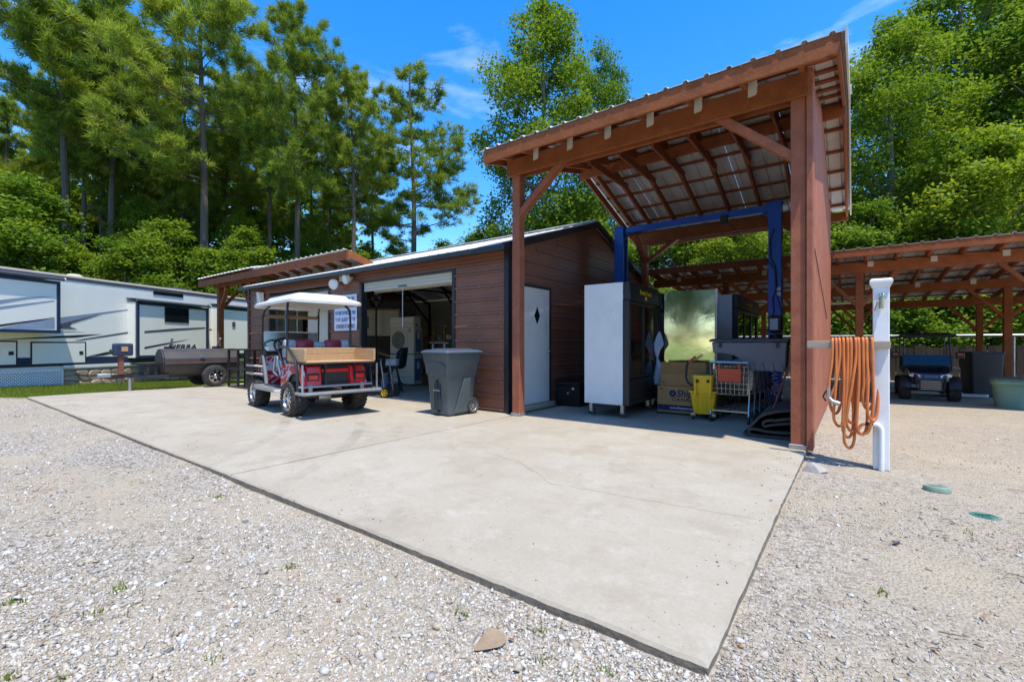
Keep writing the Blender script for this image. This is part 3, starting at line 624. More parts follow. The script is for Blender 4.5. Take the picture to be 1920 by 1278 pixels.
# roof: ribbed panels, both slopes
def rib_profile(x0, x1, nr, hgt=.028, thick=.004):
    pts = [(x0, 0)]; st = (x1 - x0) / nr
    for k in range(nr):
        c = x0 + st * (k + .5); pts += [(c - .03, 0), (c - .016, hgt), (c + .016, hgt), (c + .03, 0)]
    pts.append((x1, 0)); return pts
def roof_panel(name, x0, x1, ya, za, yb, zb, mat, parent, nr=4, under=None, hgt=.028):
    pr = rib_profile(x0, x1, nr, hgt); mb = MB(); n = len(pr)
    for (dz) in (0, -.006):
        pass
    top = [(x, ya, za + h) for x, h in pr] + [(x, yb, zb + h) for x, h in pr]
    bot = [(x, ya, za + h - .005) for x, h in pr] + [(x, yb, zb + h - .005) for x, h in pr]
    fs = [(i, i + 1, n + i + 1, n + i) for i in range(n - 1)]
    mb.add(top, fs); mb.add(bot, [tuple(reversed(f)) for f in fs])
    mb.add([top[0], top[n], bot[n], bot[0]], [(0, 1, 2, 3)]); mb.add([top[n-1], top[2*n-1], bot[2*n-1], bot[n-1]], [(0, 1, 2, 3)])
    for k in (0, n): mb.add(top[k:k+n] + bot[k:k+n], [(i, i + 1, n + i + 1, n + i) for i in range(n - 1)])
    o = mb.build(name, mat, parent, world=True)
    if under:
        o.data.materials.append(under)
        c = Vector((0, -(zb - za), (yb - ya))).normalized()
        for p in o.data.polygons:
            if p.normal.z < -.05: p.material_index = 1
    return o
npn = 10; pw = (SX1 + .12 - (SX0 - .08)) / npn
for i in range(npn):
    x0 = SX0 - .08 + i * pw
    roof_panel('roof_panel', x0 + .002, x0 + pw - .002, 5.70, SE - .045, 8.949, SR + .02, M_METAL, shed, 4, M_INTDK, .024)
    roof_panel('roof_panel', x0 + .002, x0 + pw - .002, 12.2, SE - .045, 8.951, SR + .02, M_METAL, shed, 4, M_INTDK, .024)
MB().beam((SX0 - .08, 8.95, SR + .05), (SX1 + .12, 8.95, SR + .05), .26, .012).build('ridge_cap', M_METAL, shed, world=True)
MB().box(SX0 - .09, SX1 + .13, 5.60, 5.69, SE - .15, SE - .05).build('eave_trim', M_BLACKM, shed, bevel=.02, world=True)
MB().box(SX0 + .0, SX1 + .05, 5.70, SY0 - .02, SE - .075, SE - .055).build('soffit', M_BLACKM, shed, world=True)
for ya, yb in ((5.66, 8.95), (12.22, 8.95)):
    MB().beam((SX1 + .10, ya, SE - .09), (SX1 + .10, yb, SR - .02), .05, .12).build('rake_trim', M_BLACKM, shed, bevel=.006, world=True)
    MB().beam((SX0 - .06, ya, SE - .09), (SX0 - .06, yb, SR - .02), .05, .12).build('rake_trim', M_BLACKM, shed, bevel=.006, world=True)
# steel frames inside
for x in (-12.8, -11.0, -9.05, -7.6, -6.1):
    fr = MB(); s = .07
    if x in (-9.05,): fr.box(x - .03, x + .03, SY0 + .14, SY0 + .2, 0, SE - .1)
    fr.box(x - .03, x + .03, SY1 - .12, SY1 - .06, 0, SE - .1)
    fr.beam((x, SY0 + .1, SE - .12), (x, 8.95, SR - .1), s, s); fr.beam((x, SY1 - .1, SE - .12), (x, 8.95, SR - .1), s, s)
    fr.beam((x, SY1 - .09, 1.9), (x, SY1 - 1.1, SE + .12), .05, .05); fr.beam((x, SY0 + 1.0, SE + .1), (x, SY1 - 1.0, SE + .1), .05, .05)
    fr.build('steel_frame', M_BLACKM, shed, world=True)
# white side door with a diamond light
dr = MB().box(SX1 + .0, SX1 + .035, DR[0], DR[1], .09, DR[2]).build('door', M_WHITE, shed, bevel=.004, world=True)
cy, cz = (DR[0] + DR[1]) / 2 + .0, 1.62
for nm, a, b, o_, m_ in (('window_frame', .115, .20, .038, M_WHITE), ('window', .085, .155, .043, M_DGLASS)):
    MB().prism([(SX1 + .02, cy - a, cz), (SX1 + .02, cy, cz - b), (SX1 + .02, cy + a, cz), (SX1 + .02, cy, cz + b)], (o_ - .02, 0, 0)).build(nm, m_, dr, world=True)
k_ = MB(); k_.lathe([(.0, .10), (.028, .09), (.034, .07), (.02, .045), (.03, .034)], c=(SX1, DR[1] - .06, 1.0), axis='x', n=16); k_.build('door_knob', M_CHROME, dr, smooth=True, world=True)
for y in (DR[0] - .025, DR[1] + .025): MB().box(SX1 - .02, SX1 + .045, y - .022, y + .022, 0, DR[2] + .045).build('door_frame', M_BLACKM, shed, world=True)
MB().box(SX1 - .02, SX1 + .045, DR[0] - .0, DR[1] + .0, DR[2] + .004, DR[2] + .045).build('door_frame', M_BLACKM, shed, world=True)
MB().box(SX1 - .05, SX1 + .12, DR[0] - .1, DR[1] + .05, 0, .085).build('door_step', M_CONC, shed, bevel=.006, world=True)
MB().box(SX1 - .1, SX1 - .05, DR[0] - .3, DR[1] + .2, 0, 2.2).build('door_lining', M_INTDK, shed, world=True)
# thin vent pipe behind the shed roof
tag(MB().cyl((-4.75, 10.9, 2.9), (-4.72, 10.92, 4.75), .022, n=8).build('vent_pipe', M_WHITE), 'thin white vent pipe rising behind the shed roof', 'pipe')

# ================================================================== tall open carport
cpt = thing('tall_carport', 'tall rust-red timber carport over the blue lift', 'carport', (-2.35, 8.3, 0))
def part(mb, name, mat, p, bevel=.006, **k): return mb.build(name, mat, p, bevel=bevel, world=True, **k)
PX0, PX1, PY0, PY1 = -4.22, -.48, 5.80, 10.95
for x, y in ((PX0, PY0), (PX1, PY0), (PX0 + .1, PY1), (PX1, PY1)):
    part(MB().box(x - .07, x + .07, y - .07, y + .07, .0, 3.86 if y < 8 else 3.7), 'post', M_REDP, cpt)
for x, y in ((PX0, PY0), (PX1, PY0)): part(MB().box(x - .085, x + .085, y - .085, y + .085, .001, .05), 'post_base', M_STEEL, cpt, .003)
for y in (PY0 - .095, PY1 - .095): part(MB().box(-4.36 if y < 8 else -4.2, -.40, y - .022, y + .022, 3.73 if y < 8 else 3.56, 3.985 if y < 8 else 3.82), 'beam', M_RED, cpt)
for y in (PY0 + .095, PY1 + .095): part(MB().box(-4.30 if y < 8 else -4.2, -.56, y - .022, y + .022, 3.75 if y < 8 else 3.56, 3.985 if y < 8 else 3.80), 'beam', M_RED, cpt)
RS = .25; ZR0 = 4.06     # rafter centre height over the front beam
def rz_(y): return ZR0 + RS * ((y - 5.75) if y < 8.33 else (8.33 - 5.75) - (y - 8.33) * 1.28)
for y in (PY0, PY1):
    s = 1 if y == PY0 else -1
    for x, sg in ((PX0 if y == PY0 else PX0 + .1, 1), (PX1, -1)):
        part(MB().beam((x + sg * .03, y, 3.12), (x + sg * .85, y, 3.83 if s > 0 else 3.66), .09, .12, (0, 1, 0)), 'brace', M_REDP, cpt)
        part(MB().beam((x, y + s * .03, 3.12), (x, y + s * .8, 3.93 if s > 0 else 3.86), .09, .12, (1, 0, 0)), 'brace', M_REDP, cpt)
rx = [-4.27, -3.88, -3.30, -2.72, -2.14, -1.56, -.98, -.44]
for i, x in enumerate(rx):
    part(MB().beam((x, 5.32, rz_(5.32)), (x, 8.315, rz_(8.315)), .045, .14), 'rafter', M_RED, cpt, .004)
    part(MB().beam((x, 11.32, rz_(11.32)), (x, 8.345, rz_(8.345)), .045, .14), 'rafter', M_RED, cpt, .004)
    if 0 < i < 7:
        part(MB().prism([(x + .026, 5.674, 3.82 + .05), (x + .105, 5.674, 3.83 + .05), (x + .118, 5.674, 3.86 + .05), (x + .118, 5.674, 4.06), (x + .026, 5.674, 4.06)], (0, .006, 0)), 'rafter_strap', M_CREAM, cpt, 0)
for x in rx[1:-1]: part(MB().beam((x + .046, 7.45, 4.43), (x + .046, 9.2, 4.43), .04, .14), 'collar_tie', M_RED, cpt, .004)
part(MB().box(-4.5, -.10, 8.31, 8.35, 4.47, 4.67), 'ridge_beam', M_RED, cpt)
part(MB().box(-4.5, -.10, 5.275, 5.315, 3.85, 4.035), 'fascia', M_RED, cpt)
part(MB().box(-4.5, -.10, 11.325, 11.365, 3.59, 3.77), 'fascia', M_RED, cpt)
for x in (-4.5, -.12):
    part(MB().beam((x, 5.32, rz_(5.32) - .02), (x, 8.31, rz_(8.31) - .02), .04, .16), 'barge_board', M_RED, cpt)
    part(MB().beam((x, 11.32, rz_(11.32) - .02), (x, 8.35, rz_(8.35) - .02), .04, .16), 'barge_board', M_RED, cpt)
for k in range(6):
    for y in (5.45 + k * .54, 8.48 + k * .54):
        part(MB().box(-4.5 + .03, -.14, y - .036, y + .036, rz_(y) + .068, rz_(y) + .102), 'purlin', M_RED, cpt, 0)
for i in range(5):
    x0 = -4.56 + i * .902
    roof_panel('roof_panel', x0, x0 + .898, 5.262, rz_(5.262) + .108, 8.328, rz_(8.328) + .108, M_METAL, cpt, 4, M_METALU)
    roof_panel('roof_panel', x0, x0 + .898, 11.42, rz_(11.42) + .108, 8.332, rz_(8.332) + .108, M_METAL, cpt, 4, M_METALU)
MB().beam((-4.58, 8.33, 4.70 + .145), (-.03, 8.33, 4.70 + .145), .3, .012).build('ridge_cap', M_METAL, cpt, world=True)
for ya, yb in ((5.24, 8.328), (11.42, 8.332)): MB().beam((-.058, ya, rz_(ya) + .055), (-.058, yb, rz_(yb) + .055), .02, .15).build('verge_trim', M_WHITE, cpt, world=True)
# closed boarded side of the carport
for i, (y0, y1) in enumerate(((5.95, 7.15), (7.153, 8.35), (8.353, 9.55), (9.553, 10.85))):
    MB().prism([(-.415, y0, .02), (-.415, y1, .02), (-.415, y1, rz_(y1) - .06), (-.415, y0, rz_(y0) - .06)], (.03, 0, 0)).build('wall_panel', M_RED2, cpt, bevel=.003, world=True)
part(MB().box(-.405, -.345, 5.70, 5.95, .0, 4.02), 'corner_board', M_RED2, cpt)
part(MB().box(-.46, -.375, 10.86, 11.0, .0, 3.95), 'corner_board', M_RED2, cpt)
part(MB().beam((-.375, 5.96, 2.35), (-.375, 9.5, 1.55), .008, .008), 'wire', M_BLACKP, cpt, 0)

# ================================================================== low carport at the back right
far = thing('low_carport', 'long low rust-red carport in the background at right', 'carport', (.1, 14.3, 0))
FX0, FX1 = -4.15, 5.9
def fz(y): return 2.84 - (y - 11.7) * .072
rows = (11.7, 14.5, 17.3)
for y in rows:
    for x in (-2.43, .08, 2.68, 5.3):
        if y == rows[0] and x > 5: continue
        part(MB().box(x - .065, x + .065, y - .065, y + .065, -.06, fz(y) - .28), 'post', M_RED, far)
        for s in (-1, 1): part(MB().beam((x + s * .03, y, fz(y) - .95), (x + s * .62, y, fz(y) - .27), .07, .10, (0, 1, 0)), 'brace', M_RED, far)
    part(MB().box(FX0, FX1, y - .07, y + .07, fz(y) - .275, fz(y) - .08), 'beam', M_RED, far)
x = FX0 + .1; i = 0
while x < FX1:
    part(MB().beam((x, 11.25, fz(11.25)), (x, 17.9, fz(17.9)), .045, .13), 'rafter', M_RED, far, .004)
    if i % 2 == 1:
        for y in rows[:2]: MB().box(x + .03, x + .125, y - .08, y - .072, fz(y) - .17, fz(y) - .06).build('rafter_strap', M_CREAM, far, bevel=.003, world=True)
    x += .47; i += 1
part(MB().box(FX0 - .1, FX1 + .1, 11.20, 11.24, 2.83, 2.975), 'fascia', M_RED, far)
for k in range(8):
    y = 11.4 + k * .88; part(MB().box(FX0, FX1, y - .02, y + .02, fz(y) + .066, fz(y) + .1), 'purlin', M_RED, far, 0)
npn = 11; pw = (FX1 - FX0 + .2) / npn
for i in range(npn):
    x0 = FX0 - .1 + i * pw
    roof_panel('roof_panel', x0 + .002, x0 + pw - .002, 11.19, fz(11.19) + .105, 18.0, fz(18.0) + .105, M_METAL, far, 4, M_METALU)
tl = MB(); tl.box(-.5, .3, 14.2, 14.28, 2.12, 2.17); tl.build('tube_light', M_WHITE, far, world=True)

# fence behind the low carport
fe = thing('picket_fence', 'dark weathered board fence behind the low carport', 'fence', (2, 19.0, 0))
pk = MB().box(-.068, .068, -.012, .012, -.1, 1.05).build('picket', M_DARKWD, fe); pk.location = (-7, 0, 0)
for i in range(1, 112):
    c = pk.copy(); COL.objects.link(c); c.parent = fe; c.location = (-7 + i * .146, random.uniform(-.006, .006), random.uniform(-.05, .05)); c.rotation_euler = (0, random.uniform(-.015, .015), 0)
for z in (.3, .85): MB().box(-7.1, 9.4, .014, .055, z - .04, z + .04).build('rail', M_DARKWD, fe)
rl = thing('pipe_rail', 'long pale pipe rail running behind the low carport', 'rail', (2, 18.3, 0))
MB().cyl((-5, 0, 1.38), (9.5, 0, 1.34), .04, n=10).build('rail', M_STEEL, rl, smooth=True)
for x in (-4.5, -1.5, 1.5, 4.5, 7.5): MB().cyl((x, .0, -.1), (x, .0, 1.34), .03, n=8).build('post', M_STEEL, rl)

# ================================================================== small carport by the travel trailer
c2 = thing('small_carport', 'small rust-red timber carport between trailer and workshop', 'carport', (-16, 6.5, 0))
for x in (-17.0, -14.75):
    part(MB().box(x - .08, x + .08, 6.32, 6.48, -.45, 3.05), 'post', M_RED, c2)
    part(MB().beam((x + .03, 6.4, 2.3), (x + .6, 6.4, 2.98), .09, .12, (0, 1, 0)), 'brace', M_RED, c2) if x < -16 else part(MB().beam((x - .03, 6.4, 2.3), (x - .6, 6.4, 2.98), .09, .12, (0, 1, 0)), 'brace', M_RED, c2)
    part(MB().beam((x, 6.43, 2.3), (x, 7.1, 3.1), .09, .12, (1, 0, 0)), 'brace', M_RED, c2)
    part(MB().box(x - .08, x + .08, 9.4, 9.56, -.55, 3.05), 'post', M_RED, c2)
for y in (6.4, 9.48): part(MB().box(-17.3, -14.3, y - .1, y + .1, 3.0, 3.24), 'beam', M_RED, c2)
part(MB().box(-17.98, -9.2, 6.08, 6.12, 3.06, 3.26), 'fascia', M_RED, c2)
for i in range(7):
    x = -17.6 + i * .56
    part(MB().beam((x, 6.13, 3.29), (x, 7.95, 3.65), .045, .13), 'rafter', M_RED, c2, 0); part(MB().beam((x, 9.75, 3.29), (x, 7.95, 3.65), .045, .13), 'rafter', M_RED, c2, 0)
    if i % 2: MB().box(x + .03, x + .11, 6.28, 6.296, 3.1, 3.24).build('rafter_strap', M_CREAM, c2, world=True)
for i in range(4):
    x0 = -18.02 + i * 1.04
    roof_panel('roof_panel', x0, x0 + 1.036, 6.04, 3.33, 7.95, 3.74, M_METAL, c2, 4, M_METALU); roof_panel('roof_panel', x0, x0 + 1.036, 9.86, 3.33, 7.951, 3.74, M_METAL, c2, 4, M_METALU)
# the part of its roof that runs on over the workshop eave and drops back on to the workshop roof
for i in range(5):
    x0 = -13.86 + i * .925
    roof_panel('roof_panel', x0, x0 + .92, 6.04, 3.285, 6.82, 3.06, M_METAL, c2, 4, M_METALU)
for i in range(8): part(MB().beam((-13.5 + i * .6, 6.13, 3.20), (-13.5 + i * .6, 6.62, 3.06), .045, .1), 'rafter', M_RED, c2, 0)
part(MB().beam((-9.22, 6.12, 3.18), (-9.22, 6.75, 3.0), .04, .16), 'barge_board', M_RED, c2)
# ================================================================== travel trailer
RVR = math.atan2(.894, -.447)
rv = thing('travel_trailer', 'long cream travel trailer with slide-outs and swoosh decals', 'trailer', (-17.8, 1.55, 0), RVR)
def rpart(mb, name, mat, p=None, bevel=.01, **k): return mb.build(name, mat, p or rv, bevel=bevel, **k)
body = rpart(MB().prism([(-2.9, 0, .50), (10.6, 0, .50), (10.6, 0, 3.05), (-2.9, 0, 3.05)], (0, 2.5, 0)), 'body', M_RV, bevel=.04)
rpart(MB().prism([(-2.95, -.02, 3.06), (10.65, -.02, 3.06), (10.65, -.02, 3.13), (-2.95, -.02, 3.13)], (0, 2.54, 0)), 'roof_edge', M_RVTOP, bevel=.02)
rpart(MB().box(-2.9, 10.6, .15, 2.35, 3.14, 3.17), 'roof_membrane', M_RVTOP)
rpart(MB().box(-2.9, 10.6, -.012, -.002, 2.99, 3.05), 'gutter_rail', M_STRGRY, bevel=.003)
rpart(MB().box(-2.8, 10.5, .04, 2.46, .36, .49), 'chassis', M_WHITE)
def poly(pts, y, name, mat, p=None): return MB().prism([(a, y, b) for a, b in pts], (0, -.003, 0)).build(name, mat, p or rv)
for mat, pts in ((M_STRSIL, [(1.0, 1.83), (1.34, 1.893), (3.42, 2.302), (3.44, 2.278), (2.35, 2.035), (1.35, 1.611), (1.0, 1.5)]),
                 (M_STRBLK, [(-1.5, 1.2), (-.02, 1.241), (1.33, 1.359), (2.48, 1.44), (1.75, 1.318), (-.02, 1.23)]),
                 (M_STRGRY, [(1.72, 1.236), (3.3, 1.535), (3.3, 1.475), (1.92, 1.238)]),
                 (M_NAVY, [(-2.9, .79), (3.3, .724), (10.6, .70), (10.6, .50), (-2.9, .505)]),
                 (M_STRBLK, [(2.04, .743), (2.51, .85), (3.3, 1.005), (3.3, .92), (2.51, .765)])):
    poly(pts, -.002, 'decal_stripe', mat)
poly([(1.0, 1.6), (2.29, 2.015), (2.45, 2.058), (1.63, 1.733), (1.57, 1.635), (1.78, 1.571), (1.0, 1.57)], -.006, 'decal_stripe', M_STRGRY)
poly([(1.0, 1.49), (1.98, 1.492), (1.0, 1.463)], -.002, 'decal_stripe', M_STRGRY)
poly([(6.3, 1.72), (10.6, 1.9), (10.6, 1.85), (6.3, 1.66)], -.002, 'decal_stripe', M_STRGRY)
def slide(x0, x1, off, z0, z1, x_label):
    s = rpart(MB().prism([(x0, -off, z0), (x1, -off, z0), (x1, -off, z1), (x0, -off, z1)], (0, off + .3, 0)), 'slide_out', M_RV, bevel=.015)
    t = .085
    for a, b, c, d in ((x0, x1, z0, z0 + t), (x0, x1, z1 - t, z1), (x0, x0 + t, z0 + t, z1 - t), (x1 - t, x1, z0 + t, z1 - t)):
        MB().box(a, b, -off - .025, -off + .05, c, d).build('frame_trim', M_NAVY, s, bevel=.006)
    MB().cyl((x0 - .05, -off - .07, z1 + .06), (x1 + .05, -off - .07, z1 + .06), .045, n=12).build('awning_roll', M_STRGRY, s, smooth=True)
    MB().prism([(x0 - .05, 0, z1 + .13), (x1 + .05, 0, z1 + .13), (x1 + .05, -off - .07, z1 + .10), (x0 - .05, -off - .07, z1 + .10)], (0, 0, .008)).build('awning_topper', M_STRGRY, s)
    MB().cyl((x1 + .045, -off - .07, z1 + .06), (x1 + .07, -off - .07, z1 + .06), .05, n=12).build('awning_cap', M_WHITE, s, smooth=True)
    return s
s1 = slide(-2.6, .95, .55, 1.42, 2.86, 0)
for mat, pts, yy in ((M_STRSIL, [(-2.5, 1.7), (-.36, 2.225), (.2, 2.363), (.81, 2.44), (.2, 2.306), (-.36, 2.13), (-2.5, 1.55)], -.552),
                 (M_STRSIL, [(-1.6, 1.7), (-.36, 2.062), (.81, 2.33), (.81, 2.315), (-.36, 2.002)], -.5535), (M_STRBLK, [(-2.4, 1.51), (-.36, 1.613), (.81, 1.857), (.81, 1.836), (-.36, 1.564)], -.556), (M_STRSIL, [(-.36, 1.512), (.32, 1.727), (.82, 1.815), (.82, 1.549)], -.552)):
    poly(pts, yy, 'decal_stripe', mat, s1)
s2 = slide(3.28, 6.10, .35, .66, 2.52, 0)
for mat, pts in ((M_STRGRY, [(3.55, 1.562), (4.65, 1.679), (5.98, 1.775), (5.98, 1.725), (3.55, 1.493)]), (M_STRBLK, [(3.55, 1.025), (4.26, 1.145), (5.2, 1.292), (4.31, 1.104), (3.55, .965)])):
    poly(pts, -.352, 'decal_stripe', mat, s2)
text('lettering', 'SIERRA', .24, M_STRBLK, s2, (4.42, -.356, .94), (R(90), 0, 0), xs=1.55, shear=.25)
def rwindow(x0, x1, z0, z1, y, p):
    w = MB().prism([(x0, y, z0), (x1, y, z0), (x1, y, z1), (x0, y, z1)], (0, -.02, 0)).build('window', M_BLACKP, p, bevel=.012)
    MB().prism([(x0 + .035, y - .021, z0 + .035), (x1 - .035, y - .021, z0 + .035), (x1 - .035, y - .021, z1 - .035), (x0 + .035, y - .021, z1 - .035)], (0, -.004, 0)).build('pane', M_DGLASS, w); return w
rwindow(4.27, 5.25, 1.90, 2.44, -.352, s2)
rwindow(4.16, 5.35, 2.86, 3.0, -.002, rv)
s3 = slide(6.65, 10.3, .4, .66, 2.62, 0)
rpart(MB().box(6.45, 6.52, -.02, 0, .55, 2.7), 'seam_trim', M_STRGRY, bevel=.004)
def bagdoor(x0, x1, z0, z1):
    d = MB().prism([(x0, -.004, z0), (x1, -.004, z0), (x1, -.004, z1), (x0, -.004, z1)], (0, -.012, 0)).build('baggage_door', M_BLACKP, rv, bevel=.01)
    MB().prism([(x0 + .04, -.016, z0 + .04), (x1 - .04, -.016, z0 + .04), (x1 - .04, -.016, z1 - .04), (x0 + .04, -.016, z1 - .04)], (0, -.006, 0)).build('door_skin', M_RV, d, bevel=.004)
    MB().box(x1 - .2, x1 - .09, -.03, -.022, (z0+z1)/2 - .05, (z0+z1)/2 + .05).build('latch', M_BLACKP, d, bevel=.005)
bagdoor(-1.4, .34, .54, 1.215); bagdoor(.62, 2.02, .53, 1.19)
MB().lathe([(.0, .16), (.14, .14), (.22, .09), (.24, 0)], c=(2.35, .9, 3.17), n=20).build('roof_vent', M_CREAM, rv, smooth=True)
rpart(MB().box(5.6, 6.5, .7, 1.5, 3.17, 3.30), 'roof_air_conditioner', M_STRGRY, bevel=.05)
rpart(MB().box(7.25, 7.42, -.43, -.405, 1.85, 2.05), 'porch_light', M_STRGRY)
rpart(MB().box(1.42, 10.6, -.03, .0, .41, .50), 'skirt_board', M_WHITE, bevel=.004)
# lattice panel below the front (thin diagonal slats, two layers)
la = thing('lattice_panel', 'white diagonal lattice skirt under the front of the trailer', 'lattice', (-17.8, 1.55, 0), RVR)
sl_ = MB(); x0, x1, z0, z1 = -2.9, 1.40, -.12, .40
def clipd(c, s):  # line x = c + s*(z-z0)
    a = c; b = c + s * (z1 - z0); za, zb = z0, z1
    pts = []
    for t in (0, 1):
        pass
    t0, t1 = 0., 1.
    dx = b - a
    for lo, hi in ((x0, x1),):
        if abs(dx) > 1e-9:
            ta, tb = (lo - a) / dx, (hi - a) / dx
            t0, t1 = max(t0, min(ta, tb)), min(t1, max(ta, tb))
    if t1 - t0 < .02: return None
    return (a + dx*t0, za + (zb-za)*t0), (a + dx*t1, za + (zb-za)*t1)
c = x0 - .6
while c < x1 + .6:
    for s, y in ((1, -.02), (-1, -.008)):
        q = clipd(c, s)
        if q: sl_.beam((q[0][0], y, q[0][1]), (q[1][0], y, q[1][1]), .008, .030, (0, 0, 1))
    c += .082
sl_.build('lattice_slats', M_WHITEV, la, kind='stuff')
for a, b, c_, d in ((x0, x1, z0, z0 + .04), (x0, x1, z1 - .04, z1), (x1 - .05, x1, z0, z1)): MB().box(a, b, -.036, -.03 + .006, c_, d).build('frame', M_WHITEV, la)
MB().box(x0, x1, .03, .05, z0, z1).build('backing_board', M_BLACKP, la)
# stone skirt: mortar bed with separate stones
st = thing('stone_skirt', 'brown field stone skirt wall under the trailer', 'wall', (-17.8, 1.55, 0), RVR)
MB().box(1.42, 10.4, .0, .18, -.75, .36).build('mortar_bed', M_MORTAR, st)
rs = random.Random(9); cols = 26; rws = 4; gxp_ = {}
for i in range(cols + 1):
    for j in range(rws + 1):
        zlo = -.12 - .05 * max(0, (1.42 + i * 8.9 / cols) * .894 - .3)
        gxp_[i, j] = (1.43 + i * 8.9 / cols + (rs.uniform(-.11, .11) if 0 < i < cols else 0), zlo - .05 + (.38 - zlo) * j / rws + (rs.uniform(-.045, .045) if 0 < j < rws else 0))
for i in range(cols):
    for j in range(rws):
        q = [gxp_[i, j], gxp_[i+1, j], gxp_[i+1, j+1], gxp_[i, j+1]]; cx = sum(a for a, b in q) / 4; cz = sum(b for a, b in q) / 4
        q2 = []
        for k in range(4):                                   # cut the corners so each stone is an irregular octagon
            a, b = q[k], q[(k + 1) % 4]
            for t in (rs.uniform(.1, .3), rs.uniform(.7, .9)): q2.append((a[0] + (b[0]-a[0])*t, a[1] + (b[1]-a[1])*t))
        q2 = [(cx + (a - cx) * .93, cz + (b - cz) * .90) for a, b in q2]; dp = rs.uniform(.015, .05)
        mb = MB(); ring = [(a, .0, b) for a, b in q2]; ring2 = [(cx + (a-cx)*.8, -dp, cz + (b-cz)*.8) for a, b in q2]
        mb.loft([ring, ring2]); mb.build('stone', M_STONE, st)
# utility pedestal light by the lattice
up = thing('pedestal_box', 'small pale meter box on a bent stalk before the lattice', 'meter box', (-16.9, 1.15, -.05), 0)
MB().box(-.16, .16, -.05, .05, .52, .68).build('box', M_TANK, up, bevel=.015)
MB().tube([(.05, 0, 0), (.05, 0, .2), (.02, 0, .38), (-.03, 0, .53)], .022, 8).build('stalk', M_STRGRY, up, smooth=True)

# ================================================================== smoker trailer
def wheel(parent, c, r, w, rim_r, mat_rim, axis='y', side=1, spokes=7, lugs=False, knob=False, name='wheel'):
    wh = MB()
    prof = [(rim_r, -w*.42), (rim_r + .01, -w*.5), (r*.86, -w*.5), (r*.96, -w*.42), (r, -w*.28), (r, w*.28), (r*.96, w*.42), (r*.86, w*.5), (rim_r + .01, w*.5), (rim_r, w*.42)]
    wh.lathe(prof, axis=axis, n=32)
    if knob:
        for k in range(26):
            for sgn in (-1, 1):
                t = 2*math.pi*(k + (.5 if sgn > 0 else 0))/26
                m = Matrix.Rotation(t, 4, 'Y')
                b = MB().box(-.016, .016, sgn*w*.17 - w*.15, sgn*w*.17 + w*.15, r - .012, r + .010); b.xf(m); wh.add(b.v, b.f)
                b = MB().box(-.016, .016, sgn*w*.40 - w*.08, sgn*w*.40 + w*.11, r*.86, r*.97); b.xf(m); wh.add(b.v, b.f)
    t = wh.build(name, M_RUBBER, parent, smooth=True); t.location = c
    ri = MB(); s = side
    ri.lathe([(rim_r, -w*.42*1), (rim_r, w*.42)], axis=axis, n=28)
    ri.lathe([(rim_r, s*w*.43), (rim_r*.88, s*w*.44), (rim_r*.84, s*w*.30)], axis=axis, n=28)
    for k in range(spokes):
        a0 = 2*math.pi*k/spokes; hw = .30 * math.pi / spokes * 1.5
        pts = []
        for rr, dh in ((rim_r*.25, .36), (rim_r*.88, .34)):
            pts.append([rr, dh])
        v = []
        for dh in (0, -.05):
            for rr, h, ww in ((rim_r*.22, .36, hw*1.7), (rim_r*.88, .32, hw)):
                for sg in (-1, 1):
                    a = a0 + sg*ww; v.append((rr*math.cos(a), s*w*(h + dh), rr*math.sin(a)))
        ri.add(v, [(0, 1, 3, 2), (4, 6, 7, 5), (0, 2, 6, 4), (1, 5, 7, 3), (2, 3, 7, 6), (0, 4, 5, 1)])
    ri.lathe([(0, s*w*.42), (rim_r*.2, s*w*.41), (rim_r*.28, s*w*.34), (rim_r*.28, s*w*.1)], axis=axis, n=16)
    ri.build('rim', mat_rim, t, smooth=True)
    bk = MB().lathe([(0, s*w*.05), (rim_r*.99, s*w*.05)], axis=axis, n=20); bk.build('brake_disc', M_BLACKP, t)
    return t
sm = thing('smoker_trailer', 'black barrel smoker on a two-wheeled trailer', 'smoker', (-14.0, 4.9, 0), R(-90))    # local x toward the tongue (-Y), local y toward +X
def octdrum(x0, x1, cy, cz, r, n=20, a0=0, a1=2*math.pi): return MB()
dr_ = MB(); RD = .36
ring = lambda x, r, a0, a1, n: [(x, r*math.cos(a0 + (a1-a0)*k/n), .64 + r*math.sin(a0 + (a1-a0)*k/n)) for k in range(n + 1)]
dr_.loft([ring(-.68, RD, R(175), R(365), 16), ring(1.0, RD, R(175), R(365), 16)]); dr_.build('firebox_drum', M_DRUM, sm, smooth=True)
lidp = [(0.375, .66), (.36, .76), (.26, .92), (.12, 1.0), (-.12, 1.0), (-.26, .92), (-.36, .76), (-.375, .66)]
lid_ = MB().loft([[(-.69, y, z) for y, z in lidp], [(1.0, y, z) for y, z in lidp]]).build('lid', M_DRUM, sm, bevel=.01)
MB().box(-.69, 1.0, .365, .40, .63, .665).build('lid_lip', pm('copper_brown', (.19, .10, .06), .5, .3), lid_)
MB().cyl((.15, .40, .82), (.25, .40, .82), .02, n=10).build('lid_handle', M_CHROME, lid_)
MB().prism([(1.003, .33*math.cos(k*math.pi/8), .66 + .34*math.sin(k*math.pi/8)) for k in range(16)], (.02, 0, 0)).build('end_plate', M_DRUM, sm)
MB().box(1.024, 1.04, -.12, .1, .42, .62).build('end_door', M_BLACKP, sm, bevel=.004)
for x in (-.35, .75):
    MB().beam((x, -.2, 1.0), (x + .0, .05, 1.28), .04, .04).build('lid_arm', M_STEEL, sm); MB().box(x - .1, x + .1, -.25, -.1, 1.0, 1.06).build('counterweight', M_BLACKP, sm)
for y in (-.5, .5): wheel(sm, (-.05, y, .285), .285, .2, .17, M_CHROME, 'y', 1 if y > 0 else -1, 7)
